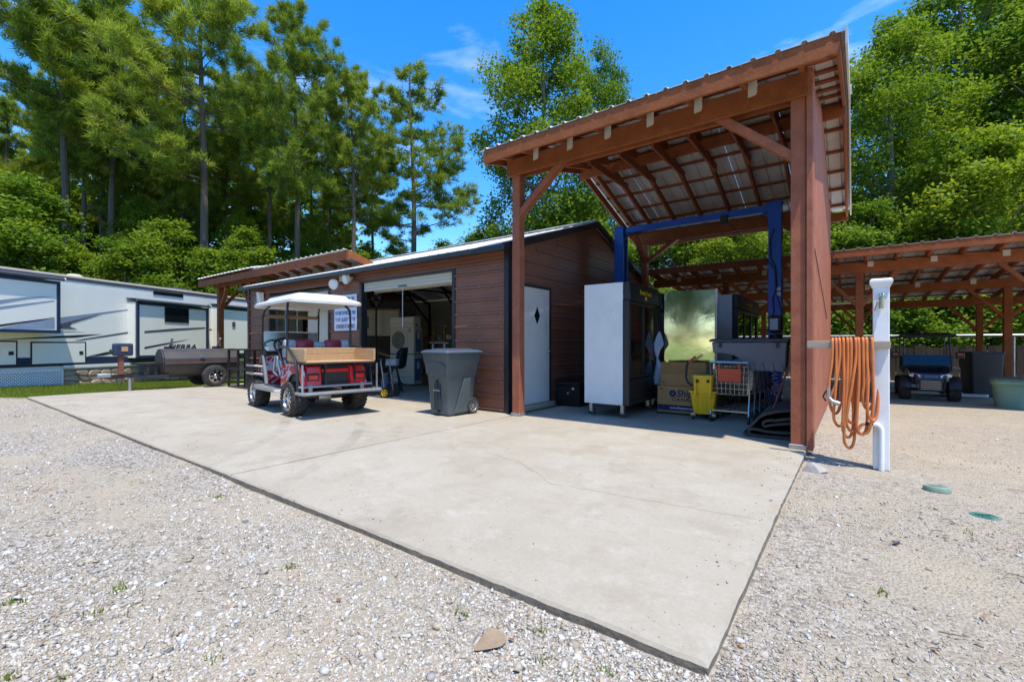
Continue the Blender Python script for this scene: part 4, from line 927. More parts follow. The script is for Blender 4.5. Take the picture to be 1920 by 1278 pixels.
MB().cyl((-.05, -.42, .285), (-.05, .42, .285), .03, n=10).build('axle', M_BLACKM, sm)
MB().beam((-.7, 0, .33), (2.05, 0, .36), .06, .08).build('tongue', M_BLACKM, sm)
for s in (-1, 1): MB().beam((.9, s*.3, .33), (1.7, s*.03, .35), .05, .06).build('tongue', M_BLACKM, sm)
MB().box(1.95, 2.2, -.05, .05, .34, .43).build('coupler', M_STEEL, sm, bevel=.015)
MB().cyl((1.62, .09, .0), (1.62, .09, .42), .035, n=12).build('jack_leg', M_STEEL, sm, smooth=True); MB().cyl((1.62, .02, .37), (1.62, .13, .37), .06, n=14).build('jack_clamp', M_BLACKM, sm)
MB().box(1.72, 1.82, -.04, .05, .4, .85).build('jack_post', M_RUST, sm, bevel=.006)
MB().box(1.55, 1.92, -.10, .10, .84, 1.14).build('burner_box', M_NAVY, sm, bevel=.04)
MB().cyl((1.86, .02, .92), (1.98, .02, .95), .055, n=10).build('burner_valve', M_BLACKP, sm); MB().box(1.66, 1.78, .1, .115, .95, 1.06).build('warning_plate', M_CARD, sm)
for x in (1.14, 1.35): MB().box(x - .03, x + .03, -.2, .2, .36, .62).build('shelf_leg', M_BLACKM, sm)
MB().box(1.06, 1.5, -.25, .25, .62, .66).build('side_shelf', M_BLACKM, sm)
ch = MB().tube([(1.85, 0, .36), (1.84, .02, .2), (1.8, .03, .06), (1.76, .03, .2), (1.74, .02, .35)], .008, 6); ch.build('safety_chain', M_BLACKM, sm)

# black tubular rack next to the workshop
rk = thing('metal_rack', 'black two-tier metal rack beside the workshop corner', 'rack', (-12.6, 5.35, 0))
for x in (-.55, 0, .5):
    for y in (-.2, .2): MB().box(x - .025, x + .025, y - .025, y + .025, 0, 1.0).build('post', M_BLACKM, rk)
for z in (.02, .48, .98):
    MB().box(-.58, .53, -.23, .23, z - .02, z + .02).build('shelf', M_BLACKM, rk, bevel=.005)

# ================================================================== golf cart (forward = +x, left = +y)
gc = thing('golf_cart', 'lifted golf cart with flame paint, white roof and wooden bed', 'golf cart', (-7.79, 4.29, 0), R(172.8))
for x, y in ((-.82, .5), (-.82, -.5), (.82, .5), (.82, -.5)):
    wheel(gc, (x, y, .265), .265, .24, .178, M_CHROME, 'y', 1 if y > 0 else -1, 7, knob=True)
def G(mb, name, mat, bevel=.008, p=None, **k): return mb.build(name, mat, p or gc, bevel=bevel, **k)
# rear body with wheel arches
def arch_side(y, s):
    pts = [(-1.22, .50), (-1.18, .74), (-1.02, .83), (-.62, .84), (-.36, .80), (-.30, .60), (-.30, .42), (-.44, .40)]
    for k in range(9):
        a = R(5 + 21 * k); pts.append((-.82 + .36*math.cos(a), .32 + .34*math.sin(a)))
    return MB().prism([(a, y, b) for a, b in pts], (0, s * .05, 0))
for s in (-1, 1):
    G(arch_side(s * .47, s), 'rear_fender', M_FLAME, .012)
    rf = G(MB().loft([[(-1.16, s*.50, .46), (-1.16, s*.22, .46), (-1.12, s*.22, .80), (-1.12, s*.46, .80)], [(-1.24, s*.48, .48), (-1.24, s*.24, .48), (-1.19, s*.24, .78), (-1.19, s*.44, .78)]]), 'rear_panel', M_FENDER, .012)
    G(MB().box(-1.265, -1.235, s*.38 - .09, s*.38 + .09, .56, .67), 'tail_light', M_BLACKP, .01, rf); G(MB().box(-1.275, -1.25, s*.38 - .07, s*.38 + .07, .58, .65), 'tail_lens', M_TAIL, .008, rf)
G(MB().box(-1.15, -.4, -.46, .46, .45, .80), 'engine_bay', M_BLACKP, .02)
G(MB().box(-1.20, -1.16, -.22, .22, .68, .74), 'rear_valance', M_FENDER, .01)
G(MB().box(-.5, .05, -.5, .5, .72, .86), 'seat_cushion', M_VINGREY, .04)
for k, (a, b, m_) in enumerate(((-.56, -.38, M_VINGREY), (-.378, -.10, M_VINRED), (-.098, .098, M_VINGREY), (.10, .378, M_VINRED), (.38, .56, M_VINGREY))):
    zt = 1.20 if k != 2 else 1.165
    G(MB().prism([(-.60, a, .90), (-.46, a, .90), (-.47, a, 1.10), (-.50, a, zt - .02), (-.56, a, zt), (-.61, a, zt - .04)], (0, b - a, 0)), 'seat_back', m_, .02, smooth=True)
G(MB().box(-.34, .95, -.50, .50, .36, .42), 'floor', M_BLACKP)
for s in (-1, 1):
    G(MB().prism([(-.45, s*.50, .34), (.50, s*.50, .34), (.58, s*.50, .42), (.45, s*.50, .40), (-.4, s*.50, .395)], (0, s*.17, 0)), 'running_board', M_SILVER, .01)
# nose
G(MB().loft([[(.55, -.46, .40), (.55, .46, .40), (.62, .46, .98), (.62, -.46, .98)], [(.80, -.48, .44), (.80, .48, .44), (.84, .46, .96), (.84, -.46, .96)], [(1.22, -.42, .50), (1.22, .42, .50), (1.12, .40, .82), (1.12, -.40, .82)], [(1.30, -.34, .55), (1.30, .34, .55), (1.25, .30, .72), (1.25, -.30, .72)]]), 'front_cowl', M_FLAME, .03)
for s in (-1, 1):
    G(MB().prism([(.47, s*.47, .40), (.42, s*.47, .42), (.58, s*.47, .92), (.63, s*.47, .92)], (0, s*.05, 0)), 'cowl_edge', M_SILVER, .008)
    for zz in (.56, .70): G(MB().prism([(.60, s*.50, zz), (1.18, s*.50, zz), (1.10, s*.64, zz + .02), (.66, s*.64, zz + .02)], (0, 0, .035)), 'front_fender_step', M_SILVER, .008)
G(MB().box(.50, .66, -.5, .5, .92, 1.03), 'dashboard', M_BLACKP, .02)
G(MB().box(.44, .60, .30, .48, 1.0, 1.08), 'dash_tray', M_WHITE, .01)
sw = MB(); cx, cy_, cz_ = .28, .24, 1.08; tl = R(52)
pts = []
for k in range(24):
    a = 2*math.pi*k/24; u_ = .18*math.cos(a); v_ = .18*math.sin(a); pts.append((cx + v_*math.cos(tl), cy_ + u_, cz_ + v_*math.sin(tl)*1.0))
sw.tube(pts, .017, 8, closed=True)
for k in (2, 12, 18): sw.beam((cx, cy_, cz_ - .02), pts[k], .03, .012)
G(sw, 'steering_wheel', M_BLACKP, 0, smooth=True); G(MB().cyl((.28, .24, 1.06), (.58, .24, .88), .025, n=8), 'steering_column', M_BLACKP, 0)
# frame uprights and roof
for s in (-1, 1):
    G(MB().tube([(-.62, s*.53, .82), (-.62, s*.53, 1.60), (-.60, s*.52, 1.72), (-.52, s*.48, 1.80), (-.40, s*.44, 1.83)], .019, 8), 'roof_post', M_BLACKM, 0, smooth=True)
    G(MB().tube([(.66, s*.50, .70), (.62, s*.50, 1.62), (.58, s*.48, 1.73), (.46, s*.44, 1.78)], .016, 8), 'roof_post', M_BLACKM, 0, smooth=True)
    G(MB().tube([(-.55, s*.57, .80), (-.40, s*.58, 1.02), (-.50, s*.58, 1.08), (-.85, s*.60, 1.06), (-1.15, s*.60, .86), (-1.22, s*.60, .62), (-1.24, s*.60, .40)], .022, 8), 'bed_rail', M_BLACKM, 0, smooth=True)
    G(MB().tube([(-.42, s*.56, .62), (-.30, s*.57, .92), (-.22, s*.57, .92), (-.14, s*.57, .66), (-.3, s*.56, .6)], .02, 8), 'hip_rail', M_STEEL, 0, smooth=True)
    G(MB().tube([(.64, s*.49, 1.66), (.62, s*.47, 1.62)], .016, 8), 'roof_clip', M_BLACKM, 0)
G(MB().tube([(.60, -.46, 1.62), (.60, .46, 1.62)], .03, 8), 'light_bar', pm('amber_tube', (.30, .20, .11), .4, .2), 0, smooth=True)
def roof_ring(k, z, inset):
    x0, x1, y0 = -.98 + inset, .86 - inset, .60 - inset; r = .12; pts = []
    for (cx, cy, a0) in ((x1 - r, y0 - r, 0), (x0 + r, y0 - r, 90), (x0 + r, -y0 + r, 180), (x1 - r, -y0 + r, 270)):
        for t in range(5):
            a = R(a0 + t * 22.5); X_ = cx + r*math.cos(a); pts.append((X_, cy + r*math.sin(a), z + .03 * (1 - ((X_ + .06)/.92)**2) - .02 * (X_ > .4) * (X_ - .4)))
    return pts
G(MB().loft([roof_ring(0, 1.79, .03), roof_ring(0, 1.775, .0), roof_ring(0, 1.815, .0), roof_ring(0, 1.84, .03), roof_ring(0, 1.885, .16), roof_ring(0, 1.925, .19), roof_ring(0, 1.935, .24)]), 'roof_canopy', M_CANOPY, 0, smooth=True)
G(MB().prism([(.62, -.48, .98), (.62, .48, .98), (.64, .48, 1.34), (.64, -.48, 1.34)], (.006, 0, 0)), 'windshield', M_PLEXI, 0)
G(MB().box(.632, .652, -.485, .485, 1.335, 1.352), 'windshield_rim', M_WHITE, 0)
# wooden bed
bed = G(MB().box(-1.42, -.74, -.56, .56, .815, .835), 'bed_floor', M_BLACKM, 0)
for k in range(5):
    G(MB().box(-1.41 + k*.133, -1.282 + k*.133, -.555, .555, .837, .857), 'bed_plank', M_PINE, .003, bed)
for s in (-1, 1): G(MB().box(-1.41, -.76, s*.555 - .018, s*.555 + .018, .858, 1.05), 'bed_plank', M_PINE, .004, bed)
for z0 in (.858, .961): G(MB().box(-.758, -.725, -.573, .573, z0, z0 + .10), 'bed_plank', M_PINE, .004, bed)
# rear step
stp = G(MB().box(-1.50, -1.20, -.62, .62, .375, .395), 'rear_step', M_STEEL, .004)
G(MB().tube([(-1.22, -.62, .385), (-1.50, -.62, .385), (-1.52, -.60, .385), (-1.52, .60, .385), (-1.50, .62, .385), (-1.22, .62, .385)], .024, 8), 'step_rim', M_SILVER, 0, stp, smooth=True)
G(MB().tube([(-1.24, -.60, .47), (-1.24, .60, .47)], .02, 8), 'step_bar', M_SILVER, 0, stp, smooth=True)
for y in (-.42, .42): G(MB().box(-1.255, -1.225, y - .03, y + .03, .38, .50), 'step_bracket', M_SILVER, .003, stp)
for y in (-.3, .18): G(MB().beam((-1.22, y, .44), (-1.22, y, .81), .03, .03), 'bed_leg', M_BLACKM, 0)
for y in (-.60, .60): G(MB().beam((-1.40, y, .40), (-1.40, y, .81), .022, .022), 'bed_leg', M_STEEL, 0)
G(MB().cyl((-.82, -.42, .265), (-.82, .42, .265), .045, n=12), 'rear_axle', M_BLACKM, 0); G(MB().lathe([(0, -.14), (.10, -.1), (.12, 0), (.10, .1), (0, .14)], c=(-.82, .05, .265), axis='y', n=16), 'differential', M_STEEL, 0, smooth=True)
G(MB().cyl((.82, -.42, .265), (.82, .42, .265), .035, n=10), 'front_axle', M_BLACKM, 0)
G(MB().box(-1.0, .95, -.3, .3, .31, .36), 'chassis', M_BLACKM, 0)

# ================================================================== wheeled refuse bin
wb = thing('wheeled_bin', 'large grey wheeled refuse bin with blue-grey lid', 'bin', (-5.20, 5.32, 0), R(-4))
def rr_ring(w, d, z, r=.04, y0=0.):
    pts = []
    for (sx, sy, a0) in ((1, 1, 0), (-1, 1, 90), (-1, -1, 180), (1, -1, 270)):
        for t in range(4):
            a = R(a0 + 30 * t); pts.append((sx * (w/2 - r) + r*math.cos(a), y0 + sy * (d/2 - r) + r*math.sin(a), z))
    return pts
MB().loft([rr_ring(.43, .52, .02), rr_ring(.45, .54, .12), rr_ring(.50, .60, .62), rr_ring(.545, .65, .66), rr_ring(.56, .67, .80), rr_ring(.585, .70, .83), rr_ring(.62, .74, .97), rr_ring(.62, .74, .965)]).build('body', M_BIN, wb, smooth=True)
MB().prism([(-.20, -.325, .62), (.20, -.325, .62), (.235, -.36, .80), (.16, -.36, .82), (.13, -.36, .845), (-.13, -.36, .845), (-.16, -.36, .82), (-.235, -.36, .80)], (0, .03, 0)).build('front_ledge', M_BIN, wb)
for x in (-.10, .03):
    pass
MB().box(-.07, .07, -.305, -.255, .10, .50).build('front_recess', pm('bin_recess', (.03, .042, .05), .6), wb)
for x in (-.085, .085): MB().loft([rr_ring(.03, .05, .05, .01, -.29), rr_ring(.03, .06, .56, .01, -.30)]).build('front_rib', M_BIN, wb); 
for o in wb.children:
    pass
MB().cyl((-.07, -.315, .40), (.07, -.315, .40), .011, n=8).build('catch_bar', M_STEEL, wb)
for s in (-1, 1):
    MB().prism([(s*.236, -.16, .05), (s*.236, .15, .05), (s*.262, .17, .58), (s*.262, .02, .58)], (s*.012, 0, 0)).build('side_panel', M_BIN, wb, bevel=.006)
    wheel(wb, (s*.235, .235, .13), .13, .06, .09, M_STEEL, 'x' if False else 'y', 1, 8, name='wheel').rotation_euler = (0, 0, R(-90) if s > 0 else R(90))
MB().loft([rr_ring(.66, .80, .97, .05, .01), rr_ring(.67, .81, .99, .05, .01), rr_ring(.64, .78, 1.012, .05, .01), rr_ring(.54, .68, 1.03, .05, .01), rr_ring(.40, .5, 1.036, .05, .01)]).build('lid', M_BINLID, wb, smooth=True)
for x in (-.12, .12): MB().box(x - .07, x + .07, -.26, .26, 1.032, 1.05).build('lid_rib', M_BINLID, wb, bevel=.008)
MB().cyl((-.22, .40, .93), (.22, .40, .93), .018, n=10).build('handle_bar', M_BIN, wb, smooth=True)

# ================================================================== things on the workshop wall
sg = thing('wall_sign', 'white printed sign with red and blue capitals beside the bay', 'sign', (-8.98, 5.868, 1.42))
MB().box(-.42, .42, -.012, 0, 0, .78).build('board', M_SIGN, sg)
M_INKP = pm('purple_ink', (.10, .06, .22), .6, var=.05); M_INKR = pm('maroon_ink', (.22, .04, .09), .6, var=.05)
for i, (ln, mt) in enumerate((("YOU'RE BETTER OFF", M_INKP), ("SANDPAPERING A LIONS ASS", M_INKR), ("W/ A PORK CHOP NECKLACE THAN", M_INKP), ("TO BE CAUGHT ON THE", M_INKP), ("OTHER SIDE OF THE FENCE", M_INKR))):
    wd = len(ln) * .118 * .5; text('lettering', ln, .118, mt, sg, (0, -.0135, .645 - i * .148), (R(90), 0, 0), 'CENTER', min(1., .80 / (len(ln) * .118 * .62)))
fl = thing('flood_light', 'white twin-head security flood light over the bays', 'light', (-8.98, 5.87, 2.52))
MB().box(-.13, .13, -.09, 0, -.02, .13).build('housing', M_CREAM, fl, bevel=.02); MB().box(.02, .17, -.15, -.06, .06, .17).build('sensor', M_BLACKP, fl, bevel=.02)
for x, dx, z in ((-.25, -.5, -.06), (.27, .25, .02)):
    h = MB().lathe([(0, -.15), (.10, -.148), (.115, -.13), (.11, -.08), (.06, -.02), (.03, .04)], axis='y', n=24).build('lamp_head', M_LAMP, fl, smooth=True); h.location = (x, -.06, z); h.rotation_euler = (R(12), 0, -dx * .7)
    MB().cyl((x * .4, -.04, .05), (x * .85, -.07, z), .015, n=8).build('lamp_arm', M_CREAM, fl)
sp = thing('wall_speaker', 'small white wall speaker near the workshop left corner', 'speaker', (-12.88, 5.87, 2.18))
MB().loft([[(-.09, 0, 0), (.12, 0, 0), (.12, 0, .34), (-.09, 0, .34)], [(-.13, -.14, .05), (.07, -.16, .02), (.07, -.18, .33), (-.06, -.15, .33)]]).build('cabinet', M_WHITE, sp, bevel=.015)
MB().prism([(-.115, -.151, .07), (.05, -.165, .05), (.05, -.183, .30), (-.05, -.158, .30)], (0, -.004, 0)).build('grille', M_STRGRY, sp); MB().cyl((.02, -.16, -.02), (.02, 0, .02), .012, n=6).build('bracket', M_BLACKM, sp)

# ================================================================== inside the workshop, right bay
hp = thing('heat_pump', 'cream outdoor heat pump unit standing in the right bay', 'heat pump', (-9.85, 8.3, .86), R(9))
def hpunit(t, clean=True):
    MB().box(-.42, .42, -.17, .17, 0, .72).build('casing', M_CREAM, t, bevel=.012)
    if clean:
        fx = -.12
        MB().lathe([(.265, -.171), (.265, -.185), (.24, -.185), (.235, -.172)], c=(fx, 0, .37), axis='y', n=30).build('fan_ring', M_CREAM, t, smooth=True)
        MB().lathe([(0, -.1725), (.238, -.1725)], c=(fx, 0, .37), axis='y', n=30).build('fan_well', pm('fan_grey', (.12, .13, .12), .6), t)
        gr_ = MB()
        for k in range(-5, 6): gr_.box(fx + k*.042 - .003, fx + k*.042 + .003, -.186, -.178, .37 - math.sqrt(max(.001, .235**2 - (k*.042)**2)), .37 + math.sqrt(max(.001, .235**2 - (k*.042)**2)))
        for r_ in (.08, .16): gr_.lathe([(r_, -.188), (r_ + .006, -.188)], c=(fx, 0, .37), axis='y', n=24)
        gr_.build('fan_grille', M_CREAM, t, kind='stuff')
        MB().box(.20, .203, -.171, .17, .02, .70).build('panel_seam', M_STRGRY, t); MB().box(.24, .30, -.174, -.17, .58, .68).build('badge', pm('badge_blue', (.08, .3, .5), .5), t)
        MB().box(.421, .428, -.10, .12, .05, .62).build('sticker_panel', pm('sticker_blue', (.10, .18, .34), .5), t); MB().box(.429, .433, -.05, .06, .40, .60).build('label_sheet', M_INKWHT, t)
hpunit(hp)
hp2 = thing('boxed_unit', 'cream appliance carton under the heat pump', 'carton', (-9.85, 8.3, .04), R(9))
MB().box(-.42, .42, -.17, .17, 0, .80).build('casing', M_CREAM, hp2, bevel=.012)
for z in (.18, .34, .50, .64): MB().box(-.40, .18, -.176, -.17, z, z + .008).build('louvre', M_STRGRY, hp2)
MB().box(.421, .428, -.14, .14, .1, .7).build('sticker_panel', pm('sticker_blue', (.10, .18, .34), .5), hp2); MB().box(.429, .434, -.06, .05, .42, .6).build('label_sheet', M_INKWHT, hp2)
iu = thing('indoor_unit', 'white wall-type air conditioner lying on the heat pump', 'air conditioner', (-9.85, 8.28, 1.585), R(9))
MB().prism([(-.43, -.15, .0), (-.43, -.17, .06), (-.43, -.14, .27), (-.43, .12, .29), (-.43, .12, 0)], (.86, 0, 0)).build('casing', M_WHITE, iu, bevel=.015)
MB().box(-.40, .40, -.173, -.165, .09, .096).build('flap_seam', M_STRGRY, iu); MB().box(.432, .436, -.1, .0, .03, .07).build('side_vent', M_BLACKP, iu)
# swivel stool with a white box on the seat
so = thing('swivel_stool', 'black swivel bar stool in the right bay', 'stool', (-8.66, 6.95, 0), R(60))
MB().lathe([(0, .62), (.2, .62), (.225, .60), (.225, .56), (.18, .54), (0, .54)], n=24).build('seat', M_BLACKP, so, smooth=True)
bk = []
for k in range(9):
    a = R(-70 + 17.5 * k); bk.append((a, 1))
o_ = MB(); r0 = .23
vs_ = []
for z, rr_, sc in ((.60, .225, 1.), (.78, .25, 1.), (.95, .27, .9), (1.04, .275, .6)):
    vs_.append([(rr_*math.cos(R(-75 + 18.75*k)*sc), rr_*math.sin(R(-75 + 18.75*k)*sc), z) for k in range(9)] + [((rr_+.04)*math.cos(R(75 - 18.75*k)*sc), (rr_+.04)*math.sin(R(75 - 18.75*k)*sc), z) for k in range(9)])
o_.loft(vs_).build('backrest', M_BLACKP, so, smooth=True)
for k in range(4):
    a = R(45 + 90 * k); MB().tube([(.07*math.cos(a), .07*math.sin(a), .54), (.24*math.cos(a), .24*math.sin(a), .0)], .016, 8).build('leg', M_BLACKM, so)
MB().lathe([(.185, .2), (.197, .2), (.197, .212), (.185, .212), (.185, .2)], n=24).build('foot_ring', M_BLACKM, so)
bx = thing('white_box', 'small white box resting on the black stool seat', 'box', (-8.69, 6.92, .622), R(15)); MB().loft([rr_ring(.30, .2, 0, .02), rr_ring(.27, .18, .13, .02)]).build('tub', M_WHITE, bx); MB().loft([rr_ring(.29, .2, .131, .02), rr_ring(.28, .19, .15, .02)]).build('lid', M_WHITE, bx)
# cream wall cupboard
cb = thing('wall_cupboard', 'cream beadboard wall cupboard inside the right bay', 'cupboard', (-11.0, 8.25, 1.36), R(38))
MB().box(-.62, .62, -.16, .16, 0, .72).build('carcass', M_CREAM, cb, bevel=.006); MB().box(-.66, .66, -.19, .19, .725, .76).build('top', M_PINE, cb)
for k in range(9): MB().box(-.05 + k*.072, .015 + k*.072, -.172, -.16, .03, .69).build('bead_board', M_CREAM, cb, bevel=.006)
MB().box(-.52, -.12, -.175, -.16, .06, .66).build('door', M_CREAM, cb, bevel=.006); MB().box(-.42, -.22, -.178, -.175, .2, .55).build('door_panel', M_STRGRY, cb)
MB().box(-.62, -.56, -.2, -.165, .15, .55).build('end_shelf', pm('orange_board', (.35, .13, .04), .6), cb)
# shelving with clutter at the back right
sh = thing('tool_shelf', 'tall wooden tool shelf crowded with gear in the workshop', 'shelf', (-9.2, 8.75, 0), R(-8))
for x in (-.45, -.02, .45): MB().box(x - .03, x + .03, -.03, .03, 0, 1.62).build('upright', M_WOODB, sh)
for z in (.3, .75, 1.2): MB().box(-.5, .5, -.05, .35, z, z + .025).build('shelf', M_WOODB, sh)
rr2 = random.Random(4)
mats_c = [M_DIRTYBLK, M_STEEL, M_WHITE, M_RUST, M_BLACKP, M_CARD, M_REDPL, M_TANK, M_WOODB]; cn_ = ['black', 'steel grey', 'white', 'rust brown', 'black', 'tan', 'orange-red', 'pale blue', 'wooden']; ordn = ['first', 'second', 'third', 'fourth', 'fifth', 'sixth']; lvl = {.325: 'bottom', .775: 'middle', 1.225: 'top', .43: 'lowest', .93: 'middle', 1.43: 'highest'}
def clutter(name, label, loc, kind, size, mat, group):
    t = thing(name, label, name.replace('_', ' '), loc, rr2.uniform(0, 3), group)
    if kind == 0:
        MB().lathe([(0, 0), (size*.5, 0), (size*.5, size*1.1), (size*.42, size*1.25), (size*.2, size*1.35), (size*.2, size*1.5), (0, size*1.5)], n=14).build('bottle_body', mat, t, smooth=True)
        MB().lathe([(0, size*1.62), (size*.22, size*1.6), (size*.22, size*1.49)], n=12).build('cap', M_BLACKP, t)
    else:
        MB().box(-size*.6, size*.6, -size*.45, size*.45, 0, size).build('case', mat, t, bevel=size*.08); MB().tube([(-size*.3, 0, size), (-size*.3, 0, size*1.2), (size*.3, 0, size*1.2), (size*.3, 0, size)], size*.05, 6).build('handle', M_BLACKP, t)
    return t
for z in (.325, .775, 1.225):
    for k in range(5):
        mi_ = (k * 2 + int(z * 10)) % 9; clutter('spray_bottle' if k % 2 else 'tool_case', '%s %s, %s from left on the tool shelf %s board' % (cn_[mi_], 'bottle' if k % 2 else 'tool case', ordn[k], lvl[z]), (-9.6 + k * .2, 8.8 + rr2.uniform(0, .15), z), 0 if k % 2 else 1, rr2.uniform(.12, .17), mats_c[mi_], 'gear on the tool shelf')
sc = thing('step_stand', 'black work stand with pale rails beside the tool shelf', 'stand', (-8.25, 8.1, 0), R(20))
for x in (-.22, .22):
    for y in (-.15, .15): MB().box(x - .018, x + .018, y - .018, y + .018, 0, 1.15).build('leg', M_BLACKM, sc)
for z in (.45, .9, 1.14): MB().box(-.26, .26, -.18, .18, z, z + .025).build('tray', M_BLACKM if z < 1 else M_STEEL, sc)
for x in (-.16, .16): MB().cyl((x, -.19, .93), (x, -.19, 1.12), .025, n=10).build('rail', M_WHITE, sc)
jg = thing('water_jug', 'translucent blue jug on the floor of the right bay', 'jug', (-9.3, 7.2, 0)); MB().lathe([(0, 0), (.11, 0), (.115, .02), (.115, .22), (.07, .30), (.035, .33), (.035, .37), (0, .37)], n=20).build('bottle', M_TANK, jg, smooth=True); MB().lathe([(0, .40), (.04, .4), (.04, .365)], n=14).build('cap', M_WHITE, jg)
ht = thing('hand_truck', 'grey folding hand truck behind the golf cart', 'hand truck', (-7.9, 6.2, 0), R(20))
for y in (-.16, .16): MB().tube([(.0, y, .12), (-.1, y, .75), (-.13, y*.6, .8)], .014, 8).build('rail', M_STEEL, ht, smooth=True)
for z in (.3, .5): MB().tube([(-.03, -.16, z), (-.03, .16, z)], .012, 6).build('crossbar', M_STEEL, ht)
for y in (-.2, .2): wheel(ht, (.02, y, .11), .11, .05, .07, M_YELLOW, 'y', 1 if y > 0 else -1, 5)
MB().box(-.22, .0, -.18, .18, .02, .04).build('toe_plate', M_STEEL, ht)
wf = thing('wall_fan', 'round pedestal fan against the workshop left liner', 'fan', (-10.7, 7.95, 0)); MB().cyl((0, 0, 0), (0, 0, 2.2), .025, n=8).build('pole', M_BLACKM, wf)
MB().lathe([(.26, -.05), (.28, 0), (.26, .05)], c=(0, 0, 2.4), axis='y', n=28).build('cage_rim', M_BLACKM, wf); MB().lathe([(0, -.03), (.09, -.03), (.09, .1), (0, .1)], c=(0, 0, 2.4), axis='y', n=16).build('motor', M_BLACKP, wf)
for k in range(4):
    b = MB().box(-.05, .05, -.01, .01, .06, .25); b.xf(Matrix.Translation((0, 0, 2.4)) @ Matrix.Rotation(R(90*k), 4, 'Y') @ Matrix.Rotation(R(25), 4, 'Z')); b.build('blade', M_STEEL, wf)
MB().lathe([(0, 0), (.2, 0), (.18, .03), (0, .05)], n=20).build('base', M_BLACKP, wf)
# left bay
wr = thing('white_cabinet', 'tall pale storage cabinet at the right of the left bay', 'cabinet', (-11.2, 6.75, 0), R(6))
MB().box(-.42, .42, -.25, .25, .7, 2.0).build('carcass', M_CREAM, wr, bevel=.01)
for s in (-1, 1):
    d_ = MB().box(min(0, s*.41) + .006, max(0, s*.41) - .006, -.27, -.252, .73, 1.97).build('door', M_CREAM, wr, bevel=.005); MB().box(s*.06 - .012, s*.06 + .012, -.29, -.27, 1.3, 1.42).build('handle', M_STEEL, d_)
MB().box(-.44, .44, -.26, .26, .0, .69).build('base_chest', pm('dark_red_chest', (.10, .02, .018), .4), wr, bevel=.01)
for i, (x, lb) in enumerate(((-12.98, 'pale blue steel post left of centre in the left bay'), (-12.42, 'pale blue steel post right of centre in the left bay'))):
    t = thing('steel_post', lb, 'post', (x, 6.3, 0)); MB().box(-.035, .035, -.035, .035, 0, 2.4).build('tube', pm('pale_blue_steel', (.30, .40, .50), .4, .3), t, bevel=.005); MB().box(-.08, .08, -.08, .08, .0, .012).build('foot_plate', M_STEEL, t)
sf = thing('cluttered_shelf', 'dark shelf piled with ornaments in the left bay', 'shelf', (-12.6, 7.5, 0), R(5))
for x in (-.7, .7): MB().box(x - .03, x + .03, -.2, .2, 0, 1.9).build('upright', M_BLACKM, sf)
for z in (.4, .9, 1.4, 1.86): MB().box(-.75, .75, -.22, .22, z, z + .03).build('shelf', M_WOODB, sf)
for z in (.43, .93, 1.43):
    for k in range(6):
        mi_ = (k + int(z * 10)) % 9; clutter('storage_jar' if k % 2 else 'small_case', '%s %s, %s from left on the dark shelf %s board' % (cn_[mi_], 'jar' if k % 2 else 'case', ordn[k], lvl[z]), (-13.2 + k * .24, 7.45, z), 0 if k % 2 else 1, rr2.uniform(.15, .22), mats_c[mi_], 'ornaments on the dark shelf')
# ================================================================== two-post vehicle lift
lf = thing('vehicle_lift', 'blue two-post vehicle lift with overhead beam', 'vehicle lift', (-2.53, 9.15, 0))
def LP(mb, name, mat=M_BLUE, bevel=.006, p=None, **k): return mb.build(name, mat, p or lf, bevel=bevel, **k)
for s in (-1, 1):
    x = s * 1.53
    c = LP(MB().prism([(x, -.13, .0), (x - s*.20, -.13, .0), (x - s*.20, -.07, 0), (x - s*.03, -.07, 0), (x - s*.03, .07, 0), (x - s*.20, .07, 0), (x - s*.20, .13, 0), (x, .13, 0)], (0, 0, 3.55)), 'column')
    LP(MB().box(x - .22, x + .22, -.22, .22, .001, .02), 'base_plate', p=c)
    LP(MB().box(x - s*.28 - .1, x - s*.28 + .1, -.11, .11, .16, .72), 'carriage')
    for yy in (-1, 1): LP(MB().beam((x - s*.28, yy*.1, .22), (x - s*.45, yy*.95, .22), .09, .10), 'lift_arm', M_BLACKM)
    LP(MB().box(x - s*.1 - .12, x - s*.1 + .12, -.14, .14, 3.55, 3.58), 'top_plate', p=c)
    LP(MB().prism([(x - s*.18, -.03, 3.30), (x - s*.18, -.03, 3.56), (x - s*.42, -.03, 3.56)], (0, .06, 0)), 'gusset', p=c)
LP(MB().box(-1.5, 1.5, -.06, .06, 3.44, 3.56), 'overhead_beam')
LP(MB().cyl((-1.35, -.10, 3.38), (1.35, -.10, 3.38), .012, n=6), 'shutoff_bar', M_BLACKM, 0); LP(MB().box(.55, .68, -.13, -.06, 3.32, 3.48), 'switch_box', M_BLACKP)
LP(MB().tube([(1.42, -.14, 3.1), (1.36, -.16, 2.9), (1.37, -.16, 2.6), (1.44, -.16, 2.45), (1.46, -.16, 2.1), (1.40, -.16, 1.9), (1.42, -.15, 1.7), (1.38, -.15, 1.5)], .011, 6), 'hydraulic_hose', M_BLACKP, 0, smooth=True)
LP(MB().tube([(.7, -.12, 3.32), (.95, -.13, 3.0), (1.25, -.14, 2.7), (1.43, -.155, 2.4), (1.45, -.155, 2.0), (1.52, -.15, 1.72)], .008, 6), 'power_cable', M_BLACKP, 0, smooth=True)
LP(MB().box(1.36, 1.56, -.32, -.14, 1.32, 1.60), 'power_unit', M_BLACKP, .02); LP(MB().cyl((1.46, -.25, 1.28), (1.46, -.25, .80), .10, n=20), 'oil_tank', M_BLACKP, 0, smooth=True)
LP(MB().box(1.38, 1.50, -.326, -.32, 1.36, 1.55), 'data_plate', M_INKWHT, 0)
